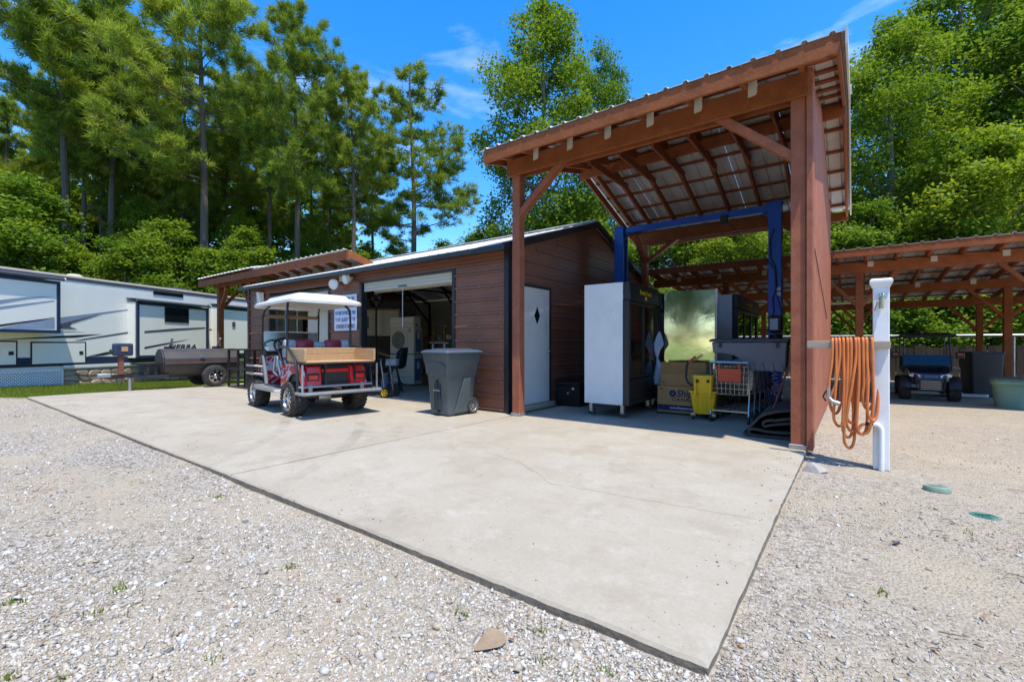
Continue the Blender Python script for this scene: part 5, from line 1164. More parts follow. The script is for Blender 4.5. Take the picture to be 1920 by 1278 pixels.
for z in (1.95, 2.04): LP(MB().box(1.46, 1.52, -.136, -.13, z, z + .06), 'caution_label', M_INKWHT, 0)
text('lettering', 'FORWARD', .15, M_INKWHT, lf, (1.48, -.134, .22), (R(90), R(-90), 0), xs=.95, shear=.2)

# ================================================================== glass-front coolers
def cooler(label, loc, rz, W, D, H, ndoor, title=True):
    """front faces local -y, width along x; origin at floor centre"""
    t = thing('display_cooler', label, 'cooler', loc, rz)
    h0 = .20
    MB().box(-W/2, -W/2 + .045, -D/2 + .10, D/2, h0, H).build('side_panel', M_WHITE, t, bevel=.004); MB().box(W/2 - .045, W/2, -D/2 + .10, D/2, h0, H).build('side_panel', M_WHITE, t, bevel=.004)
    MB().box(-W/2 + .046, W/2 - .046, D/2 - .05, D/2 - .002, h0, H - .002).build('back_panel', M_GREYPL, t); MB().box(-W/2 + .046, W/2 - .046, -D/2 + .1, D/2 - .052, H - .06, H - .003).build('top_panel', M_BLACKP, t)
    MB().box(-W/2 + .046, W/2 - .046, -D/2 + .1, D/2 - .052, h0, h0 + .38).build('compressor_box', M_BLACKP, t)
    hd = MB().prism([(-W/2, -D/2 + .08, H - .26), (-W/2, -D/2 - .03, H - .27), (-W/2, -D/2 + .0, H), (-W/2, -D/2 + .08, H)], (W, 0, 0)).build('header', M_BLACKP, t, bevel=.006)
    if title:
        text('lettering', 'Fresh Food', .105, M_INKYEL, hd, (0, -D/2 - .024, H - .16), (R(83.5), 0, 0), 'CENTER', 1.0, .25); MB().box(-.03, .03, -D/2 - .032, -D/2 - .022, H - .235, H - .185).build('leaf_badge', M_INKYEL, hd)
    for s in (-1, 1): MB().box(s*(W/2 - .03) - .03, s*(W/2 - .03) + .03, -D/2 + .0, -D/2 + .098, h0, H - .27).build('front_post', M_BLACKP, t, bevel=.004)
    g = MB().box(-W/2 + .06, W/2 - .06, -D/2 + .03, -D/2 + .09, h0, h0 + .38).build('lower_grille', M_BLACKP, t)
    for k in range(7): MB().box(-W/2 + .06, W/2 - .06, -D/2 + .012, -D/2 + .03, h0 + .03 + k*.048, h0 + .052 + k*.048).build('louvre', M_BLACKM, g)
    dw = (W - .12) / ndoor
    for k in range(ndoor):
        x0 = -W/2 + .06 + k*dw; z0, z1 = h0 + .40, H - .28
        d = MB(); 
        for a, b, c_, e in ((x0, x0 + .045, z0, z1), (x0 + dw - .045, x0 + dw, z0, z1), (x0 + .045, x0 + dw - .045, z0, z0 + .05), (x0 + .045, x0 + dw - .045, z1 - .05, z1)): d.box(a + .002, b - .002, -D/2 + .01, -D/2 + .05, c_, e)
        do = d.build('glass_door', M_BLACKP, t); MB().box(x0 + .046, x0 + dw - .046, -D/2 + .026, -D/2 + .032, z0 + .05, z1 - .05).build('pane', M_GLASS, do)
        MB().box(x0 + .05, x0 + .075, -D/2 + .034, -D/2 + .05, z0 + .06, z1 - .06).build('edge_strip', M_TANK, do)
    for z in (.95, 1.22, 1.48):
        mb = MB()
        for k in range(14): mb.box(-W/2 + .06, W/2 - .06, -D/2 + .14 + k*.036, -D/2 + .146 + k*.036, z, z + .006)
        mb.box(-W/2 + .06, W/2 - .06, -D/2 + .125, -D/2 + .13, z - .01, z + .03); mb.build('wire_shelf', M_WHITE, t)
    for sx in (-1, 1):
        for sy in (-1, 1):
            c = MB().lathe([(0, -.02), (.06, -.02), (.065, 0), (.06, .02), (0, .02)], axis='x', n=18).build('caster', M_RUBBER, t, smooth=True); c.location = (sx*(W/2 - .09), sy*(D/2 - .11) + .02, .066)
            MB().box(-.035, .035, -.02, .03, .0, .125).build('caster_fork', M_STEEL, c)
    return t
cooler('white-sided glass door cooler on casters nearest the shed door', (-3.05, 7.1, 0), R(90), 1.25, .74, 2.05, 2)
cooler('glass door cooler hidden behind the first white-sided cooler', (-3.05, 8.42, 0), R(90), 1.25, .74, 2.0, 2, False)
cooler('three-door glass cooler standing near the back by the lift column', (-2.08, 10.4, 0), R(90), 2.2, .70, 2.05, 3)
sf_ = thing('stainless_sheet', 'mirror-bright stainless sheet standing behind the cartons', 'sheet metal', (-2.24, 8.06, 0), R(11))
MB().box(-.42, .385, -.03, .06, .02, 2.02).build('core', M_GREYPL, sf_, bevel=.006); MB().box(-.42, .385, -.052, -.031, .02, 2.03).build('steel_skin', M_MIRROR, sf_, bevel=.003)
MB().box(.388, .42, -.055, .06, .0, 1.80).build('edge_strip', M_STEEL, sf_, bevel=.004); MB().box(.386, .43, -.06, .065, 1.80, 2.04).build('corner_cap', M_WHITE, sf_, bevel=.004)
pb = thing('plastic_sheet', 'crumpled blue-white plastic wrap hanging beside the stainless fridge', 'plastic wrap', (-2.62, 7.62, .45))
rr3 = random.Random(8); rings = []
for k in range(9):
    z = k * .11; w_ = .05 + .04 * math.sin(k * 1.3) + (.03 if k < 4 else 0); rings.append([(-.02 + w_*math.cos(2*math.pi*j/9)*rr3.uniform(.7, 1.25) + .02*math.sin(k), w_*.6*math.sin(2*math.pi*j/9)*rr3.uniform(.6, 1.2), z) for j in range(9)])
MB().loft(rings).build('folds', pm('plastic_film', (.42, .52, .66), .25, var=.2, vs=10), pb)

# ================================================================== cartons, mop bucket, shopping trolleys, tub
cb1 = thing('shipping_carton', 'lower cardboard carton printed Ship Canada with blue band', 'carton', (-2.22, 7.62, 0), R(2))
bd = MB().box(-.36, .36, -.22, .22, .03, .45).build('box', M_CARD, cb1, bevel=.004)
MB().box(-.352, .355, -.2225, -.2205, .06, .15).build('blue_band', M_INKBLUE, bd)
text('lettering', 'Ship', .15, M_INKBLUE, bd, (-.06, -.2225, .29), (R(90), 0, 0), xs=1.0, shear=.2); text('lettering', 'CANADA', .075, M_INKBLK, bd, (-.13, -.2225, .215), (R(90), 0, 0), xs=1.15, shear=.15, space=1.15)
text('lettering', 'www.fbrptnmms.at', .05, M_INKWHT, bd, (-.16, -.2245, .09), (R(90), 0, 0)); MB().lathe([(.02, -.2235), (.055, -.2235)], c=(-.115, 0, .335), axis='y', n=20).build('ring_emblem', M_INKBLUE, bd); MB().box(-.16, -.085, -.2238, -.2215, .328, .342).build('ring_emblem', M_INKBLUE, bd)
text('lettering', 'FRP', .035, M_INKBLK, bd, (-.32, -.2225, .39), (R(90), 0, 0))
MB().box(-.37, .38, -.23, .22, .0, .028).build('pallet_board', M_BLACKP, cb1)
cb2 = thing('shipping_carton', 'upper plain cardboard carton with its flap raised', 'carton', (-2.20, 7.64, .453), R(1))
bd = MB().box(-.34, .36, -.21, .20, 0, .20).build('box', M_CARD, cb2, bevel=.004)
MB().prism([(-.34, -.21, .202), (.36, -.21, .202), (.36, -.19, .38), (-.34, -.19, .38)], (0, .006, 0)).build('flap', M_CARD2, bd); MB().prism([(-.34, .20, .202), (.36, .20, .202), (.36, .23, .36), (-.34, .23, .36)], (0, .006, 0)).build('flap', M_CARD2, bd)
text('lettering', 'XLT', .035, M_INKBLK, bd, (-.31, -.2125, .04), (R(90), 0, 0))
mp_ = thing('mop_bucket', 'yellow mop bucket with wringer and black press handle', 'mop bucket', (-1.81, 7.26, 0), R(8))
MB().loft([rr_ring(.27, .34, .09, .03), rr_ring(.29, .36, .14, .03), rr_ring(.36, .42, .40, .03), rr_ring(.40, .46, .41, .03), rr_ring(.40, .46, .43, .03), rr_ring(.34, .40, .43, .03), rr_ring(.28, .34, .18, .03)]).build('tub', M_YELLOW, mp_, smooth=True)
for x in (-.09, -.03, .03, .09): MB().loft([[(x - .02, -.185, .12), (x + .02, -.185, .12), (x + .02, -.17, .12), (x - .02, -.17, .12)], [(x - .02, -.222, .39), (x + .02, -.222, .39), (x + .02, -.2, .39), (x - .02, -.2, .39)]]).build('tub_rib', M_YELLOW, mp_)
wr_ = MB().loft([rr_ring(.24, .22, .36, .03, -.10), rr_ring(.26, .26, .50, .03, -.11), rr_ring(.28, .28, .66, .03, -.11)]).build('wringer', M_YELLOW, mp_, bevel=0, smooth=True)
for x in (-.10, .10): MB().box(x - .02, x + .02, -.265, -.235, .36, .62).build('wringer_bracket', M_YELLOW, wr_, bevel=.005); MB().lathe([(0, -.27), (.024, -.268), (.026, -.24)], c=(x*.75, 0, .58), axis='y', n=12).build('grip_hole', M_BLACKP, wr_)
MB().tube([(-.15, -.12, .50), (-.22, -.12, .54), (-.25, -.11, .62), (-.24, -.09, .80), (-.22, -.08, .84)], .016, 8).build('press_handle', M_BLACKP, mp_, smooth=True); MB().tube([(-.22, -.08, .84), (-.12, -.04, .93)], .02, 8).build('handle_grip', M_REDPL, mp_, smooth=True)
for sx in (-1, 1):
    for sy in (-1, 1): MB().lathe([(0, -.015), (.038, -.015), (.042, 0), (.038, .015), (0, .015)], c=(sx*.14, sy*.17, .044), axis='x', n=14).build('caster', M_RUBBER, mp_, smooth=True); MB().box(sx*.14 - .03, sx*.14 + .03, sy*.17 - .03, sy*.17 + .03, .06, .10).build('caster_fork', M_STEEL, mp_)
def trolley(label, loc, first=True):
    """handle end faces -y"""
    t = thing('shopping_trolley', label, 'trolley', loc, 0, 'nested shopping trolleys under the carport'); mt = M_WIRE if first else M_WIREDK
    W0, W1 = .25, .19; L = .78; zt, zb = .80, .40
    MB().tube([(-W0, -.06, .86), (W0, -.06, .86)], .016, 8).build('handle', M_WIRE, t, smooth=True)
    for s in (-1, 1):
        MB().tube([(s*W0, -.06, .86), (s*W0, -.02, .80), (s*W0, .06, .42), (s*W0*.98, .05, .30), (s*W0, -.02, .12), (s*W0, -.03, .07)], .013, 6).build('frame_leg', mt, t, smooth=True)
        MB().tube([(s*W0, .06, .42), (s*W1, L, .46)], .011, 6).build('frame_rail', mt, t); MB().tube([(s*W0, -.02, .14), (s*W1, L - .05, .14), (s*W1, L - .02, .07)], .013, 6).build('frame_rail', mt, t)
    wv = MB()
    def ln(a, b, r=.0025): wv.cyl(a, b, r, n=4, cap=False)
    for s in (-1, 1):
        for k in range(13):
            f = k / 12; w_ = W0 + (W1 - W0) * f; y = .02 + (L - .02) * f; ln((s*w_, y, zt), (s*w_*.9, y, zb))
        for k in range(6):
            z = zb + (zt - zb) * k / 5; sc = .9 + .1 * k / 5; ln((s*W0*sc, .02, z), (s*W1*sc, L, z), .0025 if k < 5 else .006)
    for k in range(9):
        x = -1 + k / 4; ln((x*W1, L, zt), (x*W1*.9, L, zb)); ln((x*W0*.9, .04, zb), (x*W1*.9, L, zb)); ln((x*W0, .02, zt), (x*W0*.9, .04, zb))
    for k in range(6):
        z = zb + (zt - zb) * k / 5; sc = .9 + .1 * k / 5; ln((-W1*sc, L, z), (W1*sc, L, z)); ln((-W0*sc, .02, z), (W0*sc, .02, z))
    wv.build('wire_basket', mt, t, kind='stuff')
    if first:
        MB().prism([(-.15, -.01, .58), (.15, -.01, .58), (.16, -.03, .77), (-.16, -.03, .77)], (0, .012, 0)).build('child_seat_flap', M_REDPL, t, bevel=.004); MB().box(-.145, -.12, -.035, -.015, .74, .84).build('seat_clip', M_REDPL, t); MB().box(.12, .145, -.035, -.015, .74, .84).build('seat_clip', M_REDPL, t)
    MB().box(-W0, W0, -.005, .01, .15, .17).build('lower_bar', mt, t)
    for x, y in ((-W0, -.03), (W0, -.03), (-W1, L - .02), (W1, L - .02)):
        MB().lathe([(0, -.014), (.048, -.014), (.052, 0), (.048, .014), (0, .014)], c=(x, y, .052), axis='x', n=16).build('wheel', M_RUBBER, t, smooth=True)
    return t
trn = ['front shopping trolley with an orange-red seat flap', 'second nested shopping trolley from the front', 'third nested shopping trolley from the front', 'fourth nested shopping trolley from the front', 'fifth nested shopping trolley from the front']
for i in range(5): trolley(trn[i], (-1.43 + .028 * i, 7.10 + .27 * i, 0), i == 0)
tb = thing('truck_bed_box', 'long grey moulded truck bed box with wheel arch on trolleys', 'storage box', (-1.22, 7.32, 0))
ar = [(-.47, 1.15), (-.45, .99), (-.30, .985), (-.18, .96), (-.08, .90), (-.02, .82), (.0, .745), (.47, .745), (.49, 1.15)]
MB().prism([(a, -.14, b) for a, b in ar], (0, .36, 0)).build('bin_body', M_GREYPL, tb, bevel=.012)
MB().loft([[(-.50, -.17, 1.155), (.51, -.17, 1.155), (.51, .25, 1.155), (-.50, .25, 1.155)], [(-.50, -.17, 1.18), (.51, -.17, 1.18), (.51, .25, 1.18), (-.50, .25, 1.18)], [(-.46, -.13, 1.20), (.47, -.13, 1.20), (.47, .21, 1.20), (-.46, .21, 1.20)]]).build('lid', M_BINLID, tb, bevel=.006)
for k in range(4):
    x = .05 + k * .115; MB().prism([(x, -.141, .745), (x + .06, -.141, .745), (x + .045, -.141, .86), (x + .015, -.141, .86)], (0, -.012, 0)).build('moulded_rib', M_GREYPL, tb, bevel=.005)
for x in (-.35, .38): MB().box(x - .02, x + .02, -.156, -.141, 1.07, 1.15).build('latch', M_BLACKP, tb)
# folded rubber mat and broom
fm = thing('folded_mat', 'folded brown rubber mat heaped by the front post', 'mat', (-.78, 6.25, 0), R(4)); fm.scale = (1, 1, 1.3)
def ribbon(path, th, y0, y1):
    mb = MB(); n = len(path); L_, R_ = [], []
    for i, p in enumerate(path):
        a = Vector(path[max(i-1, 0)]); b = Vector(path[min(i+1, n-1)]); d_ = (b - a).normalized(); nn = Vector((-d_.y, d_.x)); L_.append(Vector(p) + nn*th/2); R_.append(Vector(p) - nn*th/2)
    ring = L_ + R_[::-1]; mb.loft([[(q.x, y0, q.y) for q in ring], [(q.x + .03, (y0 + y1)/2, q.y * 1.08) for q in ring], [(q.x + .05, y1, q.y * .95) for q in ring]]); return mb
pth = []
for (x, z) in [(.26, .02), (.0, .018), (-.22, .02), (-.25, .05), (-.22, .075), (.0, .06), (.2, .07), (.25, .11), (.2, .15), (.02, .13), (-.08, .11), (-.1, .14), (-.04, .165), (.05, .17), (.12, .185), (.22, .2), (.25, .24), (.18, .265), (0., .24), (-.12, .20), (-.2, .13), (-.235, .10)]: pth.append((x, z))
def smooth_path(p, k=4):
    o = []
    for i in range(len(p) - 1):
        p0, p1, p2, p3 = (Vector(p[max(i-1, 0)]), Vector(p[i]), Vector(p[i+1]), Vector(p[min(i+2, len(p)-1)]))
        for j in range(k):
            t = j / k; o.append(tuple(.5 * ((2*p1) + (p2-p0)*t + (2*p0-5*p1+4*p2-p3)*t*t + (3*p1-p0-3*p2+p3)*t**3)))
    o.append(p[-1]); return o
ribbon(smooth_path(pth), .022, -.08, 1.25).build('mat_fold', M_MAT, fm, smooth=True)
ribbon(smooth_path([(-.32, .03), (-.25, .012), (.0, .012), (.27, .012)]), .016, -.05, .5).build('mat_fold', M_MAT, fm, smooth=True)
br = thing('broom', 'broom with a red-brown handle leaning by the front post', 'broom', (-.83, 6.42, .22))
MB().cyl((0, 0, 0), (.17, .25, .62), .012, n=8).build('handle', M_RUST, br, smooth=True)
MB().lathe([(0, -.02), (.03, -.02), (.018, .03), (.013, .06)], n=10).build('ferrule', M_BLACKP, br)
tbx = thing('tool_chest', 'black diamond-plate tool chest against the shed wall', 'tool chest', (-4.15, 7.75, 0))
MB().box(-.24, .24, -.52, .52, .0, .37).build('chest', M_DIAMOND, tbx, bevel=.006); l2 = MB().box(-.26, .26, -.54, .54, .373, .44).build('lid', M_DIAMOND, tbx, bevel=.012)
MB().lathe([(0, -.56), (.028, -.555), (.03, -.53)], c=(.12, 0, .32), axis='y', n=14).build('lock', M_CHROME, tbx); MB().box(-.02, .02, -.527, -.52, .22, .25).build('badge', M_CHROME, tbx)

# ================================================================== hose post
hpst = thing('hose_post', 'white vinyl post with spigot, board and pipe', 'post', (.20, 5.52, -.05))
MB().box(-.06, .06, -.06, .06, 0, 1.72).build('post', M_WHITEV, hpst, bevel=.006)
MB().loft([[(s*.066, t*.066, 1.70) for s, t in ((1, 1), (-1, 1), (-1, -1), (1, -1))], [(s*.085, t*.085, 1.745) for s, t in ((1, 1), (-1, 1), (-1, -1), (1, -1))], [(s*.085, t*.085, 1.765) for s, t in ((1, 1), (-1, 1), (-1, -1), (1, -1))], [(s*.07, t*.07, 1.78) for s, t in ((1, 1), (-1, 1), (-1, -1), (1, -1))]]).build('cap', M_WHITEV, hpst)
MB().box(-.58, .065, -.10, -.062, 1.13, 1.20).build('hose_board', M_GREYWD, hpst, bevel=.004)
tp = MB(); tp.cyl((0, -.06, 1.58), (0, -.10, 1.58), .018, n=10); tp.cyl((0, -.09, 1.61), (0, -.10, 1.50), .02, n=12); tp.build('spigot', M_BRASS, hpst, smooth=True)
MB().cyl((0, -.10, 1.62), (0, -.10, 1.64), .022, n=10).build('tap_handle', M_CHROME, hpst); MB().tube([(.03, -.08, 1.59), (-.03, -.12, 1.56), (-.05, -.10, 1.48)], .006, 5).build('tap_chain', M_BRASS, hpst)
MB().tube([(.0, -.085, .0), (.0, -.085, .38), (-.01, -.085, .405), (-.03, -.085, .42), (-.06, -.085, .425)], .022, 12).build('water_pipe', M_WHITEV, hpst, smooth=True)
MB().tube([(-.055, -.085, .425), (-.12, -.085, .42)], .014, 10).build('hose_bib', M_BLACKM, hpst)
hs_ = thing('garden_hose', 'coiled orange garden hose hung over the board', 'hose', (.20, 5.52, -.05))
rh = random.Random(12); pts = []
nl = 9
for i in range(nl):
    xt = -.345 + i * .0295 + rh.uniform(-.004, .004); xb = xt + rh.uniform(-.05, .035); dep = [.40, .52, .30, .20, .44, .36, .34, .58, .48][i]; wv_ = rh.uniform(.0, .02)
    # front drop, bottom turn, back rise, over the board
    pts += [(xt, -.085, 1.225), (xt + .004, -.118, 1.20), (xt + .006, -.128, 1.05), ((xt + xb)/2, -.135 - wv_, .8), (xb - .02, -.14 - wv_, dep + .12), (xb - .01, -.13, dep + .02), (xb + .025, -.10, dep - .02), (xb + .055, -.075, dep + .05), (xb + .06, -.05, dep + .25), ((xt + xb)/2 + .05, -.045, .85), (xt + .025, -.048, 1.05), (xt + .032, -.055, 1.19)]
pts += [(xt + .04, -.085, 1.225), (xt + .045, -.115, 1.18), (xt + .05, -.12, .9), (xt + .05, -.11, .6), (xt + .02, -.10, .36), (xt - .06, -.10, .33), (xt - .04, -.088, .40), (-.12, -.085, .42)]
def cat3(p, k=5):
    o = []
    for i in range(len(p) - 1):
        p0, p1, p2, p3 = (Vector(p[max(i-1, 0)]), Vector(p[i]), Vector(p[i+1]), Vector(p[min(i+2, len(p)-1)]))
        for j in range(k):
            t = j / k; o.append(.5 * ((2*p1) + (p2-p0)*t + (2*p0-5*p1+4*p2-p3)*t*t + (3*p1-p0-3*p2+p3)*t**3))
    o.append(Vector(p[-1])); return o
MB().tube(cat3(pts), .0125, 10).build('hose', M_ORANGE, hs_, smooth=True)
MB().tube([tuple(v) for v in cat3([(-.37, -.09, 1.222), (-.37, -.125, 1.19), (-.375, -.14, 1.0), (-.395, -.15, .83), (-.40, -.15, .76)])], .0125, 10).build('hose_end', M_ORANGE, hs_, smooth=True)
nz_ = MB(); nz_.cyl((-.40, -.15, .76), (-.40, -.15, .66), .017, n=10); nz_.tube([(-.40, -.15, .66), (-.37, -.16, .62), (-.31, -.17, .60)], [.016, .018, .022], 10); nz_.build('nozzle', M_STEEL, hs_, smooth=True)
MB().tube([(-.42, -.15, .72), (-.445, -.15, .66), (-.42, -.15, .62)], .008, 6).build('trigger', M_BLACKP, hs_)

# ================================================================== under the low carport
uc = thing('utility_cart', 'dark utility golf cart with blue windshield under low carport', 'golf cart', (1.24, 13.5, -.05), R(-90)); uc.scale = (.76, .76, .76)
for x, y in ((.82, .5), (.82, -.5), (-.80, .5), (-.80, -.5)):
    wheel(uc, (x, y, .29), .29, .24, .16, M_STEEL, 'y', 1 if y > 0 else -1, 7, knob=True)
M_UC = pm('dark_blue_body', (.012, .018, .032), .25, coat=.5)
def U(mb, name, mat, bevel=.01, **k): return mb.build(name, mat, uc, bevel=bevel, **k)
U(MB().loft([[(.35, -.46, .42), (.35, .46, .42), (.40, .48, .92), (.40, -.48, .92)], [(.75, -.44, .46), (.75, .44, .46), (.72, .46, .90), (.72, -.46, .90)], [(1.18, -.36, .52), (1.18, .36, .52), (1.10, .42, .80), (1.10, -.42, .80)], [(1.26, -.26, .54), (1.26, .26, .54), (1.22, .32, .74), (1.22, -.32, .74)]]), 'front_cowl', M_UC, .03)
for s in (-1, 1):
    U(MB().prism([(1.24, s*.20, .64), (1.15, s*.42, .66), (1.13, s*.44, .72), (1.20, s*.34, .75), (1.235, s*.20, .71)], (.012, 0, 0)), 'headlight', M_LAMP, .004)
    U(MB().lathe([(.37, -.12), (.39, .0), (.37, .12)], c=(.82, s*.5, .29), axis='y', n=12, a0=R(10), a1=R(170)), 'fender_flare', M_BLACKP, 0)
    U(MB().tube([(.55, s*.50, .80), (.42, s*.50, 1.2), (.28, s*.48, 1.72), (.2, s*.46, 1.78)], .018, 8), 'roof_post', M_BLACKM, 0); U(MB().tube([(-.75, s*.5, .75), (-.75, s*.5, 1.76)], .018, 8), 'roof_post', M_BLACKM, 0)
    mm = U(MB().box(.40, .46, s*.68 - .09, s*.68 + .09, 1.14, 1.32), 'mirror', M_BLACKP, .02); MB().box(.462, .47, s*.68 - .05, s*.68 + .05, 1.24, 1.28).build('indicator', M_TAIL, mm); MB().tube([(.43, s*.60, 1.2), (.42, s*.5, 1.18)], .01, 6).build('mirror_arm', M_BLACKM, mm)
U(MB().box(1.255, 1.275, -.14, .14, .63, .71), 'badge_panel', pm('blue_badge', (.03, .12, .3), .3), .004)
bb = U(MB().box(1.28, 1.31, -.24, .24, .30, .60), 'brush_guard', M_BLACKM, .01)
for k in range(5): MB().box(1.31, 1.318, -.20, .20, .335 + k*.05, .35 + k*.05).build('guard_slot', M_STEEL, bb)
U(MB().tube([(1.0, -.32, .5), (1.28, -.30, .62), (1.30, -.26, .30), (1.30, .26, .30), (1.28, .30, .62), (1.0, .32, .5)], .018, 8), 'guard_tube', M_BLACKM, 0)
U(MB().prism([(.50, -.52, .95), (.50, .52, .95), (.40, .52, 1.24), (.40, -.52, 1.24)], (.008, 0, 0)), 'windshield', M_BLUEGL, 0)
U(MB().box(.38, .52, -.54, .54, .84, .94), 'dashboard', M_BLACKP, .02); U(MB().box(-.55, -.05, -.5, .5, .72, .86), 'seat_cushion', M_BLACKP, .04); U(MB().box(-.66, -.54, -.5, .5, .86, 1.2), 'seat_back', M_BLACKP, .04)
U(MB().loft([[(x, y, 1.74) for x, y in ((.62, .60), (-1.0, .60), (-1.0, -.60), (.62, -.60))], [(x, y, 1.78) for x, y in ((.64, .62), (-1.02, .62), (-1.02, -.62), (.64, -.62))], [(x, y, 1.86) for x, y in ((.45, .42), (-.85, .42), (-.85, -.42), (.45, -.42))]]), 'roof_canopy', M_BLACKP, .02)
U(MB().box(-1.1, .4, -.48, .48, .40, .70), 'body', M_UC, .03); U(MB().cyl((.82, -.42, .29), (.82, .42, .29), .04, n=8), 'front_axle', M_BLACKM, 0)
tbn = thing('storage_tub', 'pale green plastic tub with lid at the right edge', 'tub', (2.28, 12.2, -.055), R(-10))
MB().loft([rr_ring(.38, .38, .0, .14), rr_ring(.46, .46, .42, .16), rr_ring(.50, .50, .43, .17), rr_ring(.52, .52, .52, .17), rr_ring(.53, .53, .52, .17)]).build('tub', M_TEAL, tbn, smooth=True)
MB().loft([rr_ring(.56, .56, .522, .18), rr_ring(.56, .56, .55, .18), rr_ring(.46, .46, .57, .15)]).build('lid', pm('tub_lid', (.10, .13, .12), .5), tbn, bevel=.004); MB().box(-.14, .14, -.275, -.25, .46, .49).build('handle_lip', M_TEAL, tbn)
bc = thing('black_bin', 'tall black plastic bin beside the dark utility cart', 'bin', (2.25, 14.35, -.05), R(12)); MB().loft([rr_ring(.50, .5, 0, .05), rr_ring(.56, .56, .95, .05)]).build('body', M_BLACKP, bc, smooth=True); MB().loft([rr_ring(.60, .6, .952, .05), rr_ring(.58, .58, 1.0, .05)]).build('lid', M_BLACKP, bc); MB().cyl((-.2, .32, .9), (.2, .32, .9), .02, n=8).build('handle', M_BLACKP, bc)
wrk = thing('log_round', 'short reddish log round on the ground under low carport', 'log', (2.45, 14.9, -.05)); MB().lathe([(0, 0), (.42, 0), (.45, .08), (.43, .26), (.41, .30), (0, .30)], n=26).build('log', pm('red_log', (.13, .05, .03), .85, var=.3, bump=.6, bs=20), wrk, smooth=True); MB().lathe([(0, .302), (.37, .302)], n=26).build('cut_face', M_WOODB, wrk)
for i, (p0, p1, lb) in enumerate((((1.9, 15.6, .55), (3.3, 14.4, .02), 'white pipe leaning down toward the green tub'), ((1.65, 13.9, .0), (2.25, 13.7, .03), 'white board lying flat beside the black bin'), ((.35, 14.2, .0), (1.9, 13.95, .02), 'pale board on the ground behind the utility cart'))):
    tag(MB().beam(p0, p1, .09, .06).build('loose_board', M_WHITE, bevel=.006), lb, 'board')
# ================================================================== trees
def leaf_quads(P, nrm, size, rgn):
    """diamond leaves at P with normals nrm"""
    n = len(P); t = rgn.normal(0, 1, (n, 3)); a = np.cross(nrm, t); a /= np.linalg.norm(a, axis=1, keepdims=True) + 1e-9; b = np.cross(nrm, a)
    s = size[:, None]; w_ = s * .42
    v = np.stack([P - a*s*.5, P + b*w_*.8 - a*s*.05, P + a*s*.6, P - b*w_*.8 - a*s*.05], 1)
    return v.reshape(-1, 3), np.arange(n * 4).reshape(-1, 4)
def trunk_mb(pts, r):
    return MB().tube(pts, r, 9)
def hardwood(seed, H, cb, RX, ncl, nleaf, ls, top=.75, shape=1.0, RYs=1.0):
    rgn = np.random.default_rng(seed); rr_ = random.Random(seed)
    cz = (H + cb) / 2; hz = (H - cb) / 2
    C = []; tries = 0
    while len(C) < ncl and tries < 20000:
        tries += 1
        u = rgn.uniform(-1, 1, 3); q = np.linalg.norm(u)
        if q > 1 or q < .25: continue
        zz = u[2]; prof = (1 - max(zz, -0.15)**2 * top) if shape == 1 else 1
        C.append((u[0]*RX*prof, u[1]*RX*RYs*prof, cz + zz*hz, rgn.uniform(.6, 1.15)*RX*.27*(1.1 - .4*max(zz, 0))))
    C = np.array(C); idx = rgn.integers(0, len(C), ncl * nleaf); c = C[idx]
    off = rgn.normal(0, 1, (len(idx), 3)); off /= np.linalg.norm(off, axis=1, keepdims=True); off *= (rgn.uniform(0, 1, (len(idx), 1)) ** .45)
    off[:, 2] *= .62; P = c[:, :3] + off * c[:, 3:4]
    # tufts: pull leaves toward twig ends so the outline is ragged
    tw = rgn.normal(0, 1, (ncl * 26, 3)); tw /= np.linalg.norm(tw, axis=1, keepdims=True); tw[:, 2] *= .6; tci = rgn.integers(0, len(C), len(tw)); TW = C[tci, :3] + tw * C[tci, 3:4] * rgn.uniform(.5, 1.18, (len(tw), 1))
    sel = rgn.uniform(0, 1, len(P)) < .62; ti = rgn.integers(0, len(TW), sel.sum()); P[sel] = TW[ti] + rgn.normal(0, 1, (sel.sum(), 3)) * ls * np.array([1.5, 1.5, .9])
    P[:, 2] = np.maximum(P[:, 2], .15)
    nrm = rgn.normal(0, .55, P.shape); nrm[:, 2] += 1.0; nrm[:, :2] += off[:, :2] * .5; nrm /= np.linalg.norm(nrm, axis=1, keepdims=True)
    v, f = leaf_quads(P, nrm, rgn.uniform(.4, 1.5, len(P)) * ls, rgn)
    clv = rgn.uniform(.2, .75, len(C))[idx] + rgn.normal(0, .13, len(idx)); col = np.repeat(np.clip(clv, 0, 1), 4)[:, None].repeat(3, 1)
    k = 9; tp = [(math.sin(i * 1.1 + seed) * .05 * i * H / 60, math.cos(i * .9 + seed) * .05 * i * H / 60, H * .93 * i / (k - 1)) for i in range(k)]
    r0 = H * .0125 + .03; tb_ = trunk_mb(tp, [r0 * (1.25 if i == 0 else 1) * (1 - .9 * i / (k - 1)) + .012 for i in range(k)])
    for j in range(min(len(C), 34)):
        x, y, z, rr2_ = C[j]; zs = max(cb * .7, z - rr_.uniform(.6, 1.8) - .25 * math.hypot(x, y)); zs = min(zs, H * .85); t = zs / (H * .93) * (k - 1); i0 = int(t); fr = t - i0
        p0 = Vector(tp[min(i0, k-1)]).lerp(Vector(tp[min(i0 + 1, k - 1)]), fr); p2 = Vector((x, y, z)); p1 = p0.lerp(p2, .5) + Vector((0, 0, -.25)); ra = r0 * (1 - .8 * zs / H) * .5
        tb_.tube([p0, p1, p2], [ra, ra * .65, ra * .2], 6)
    return v, f, col, tb_
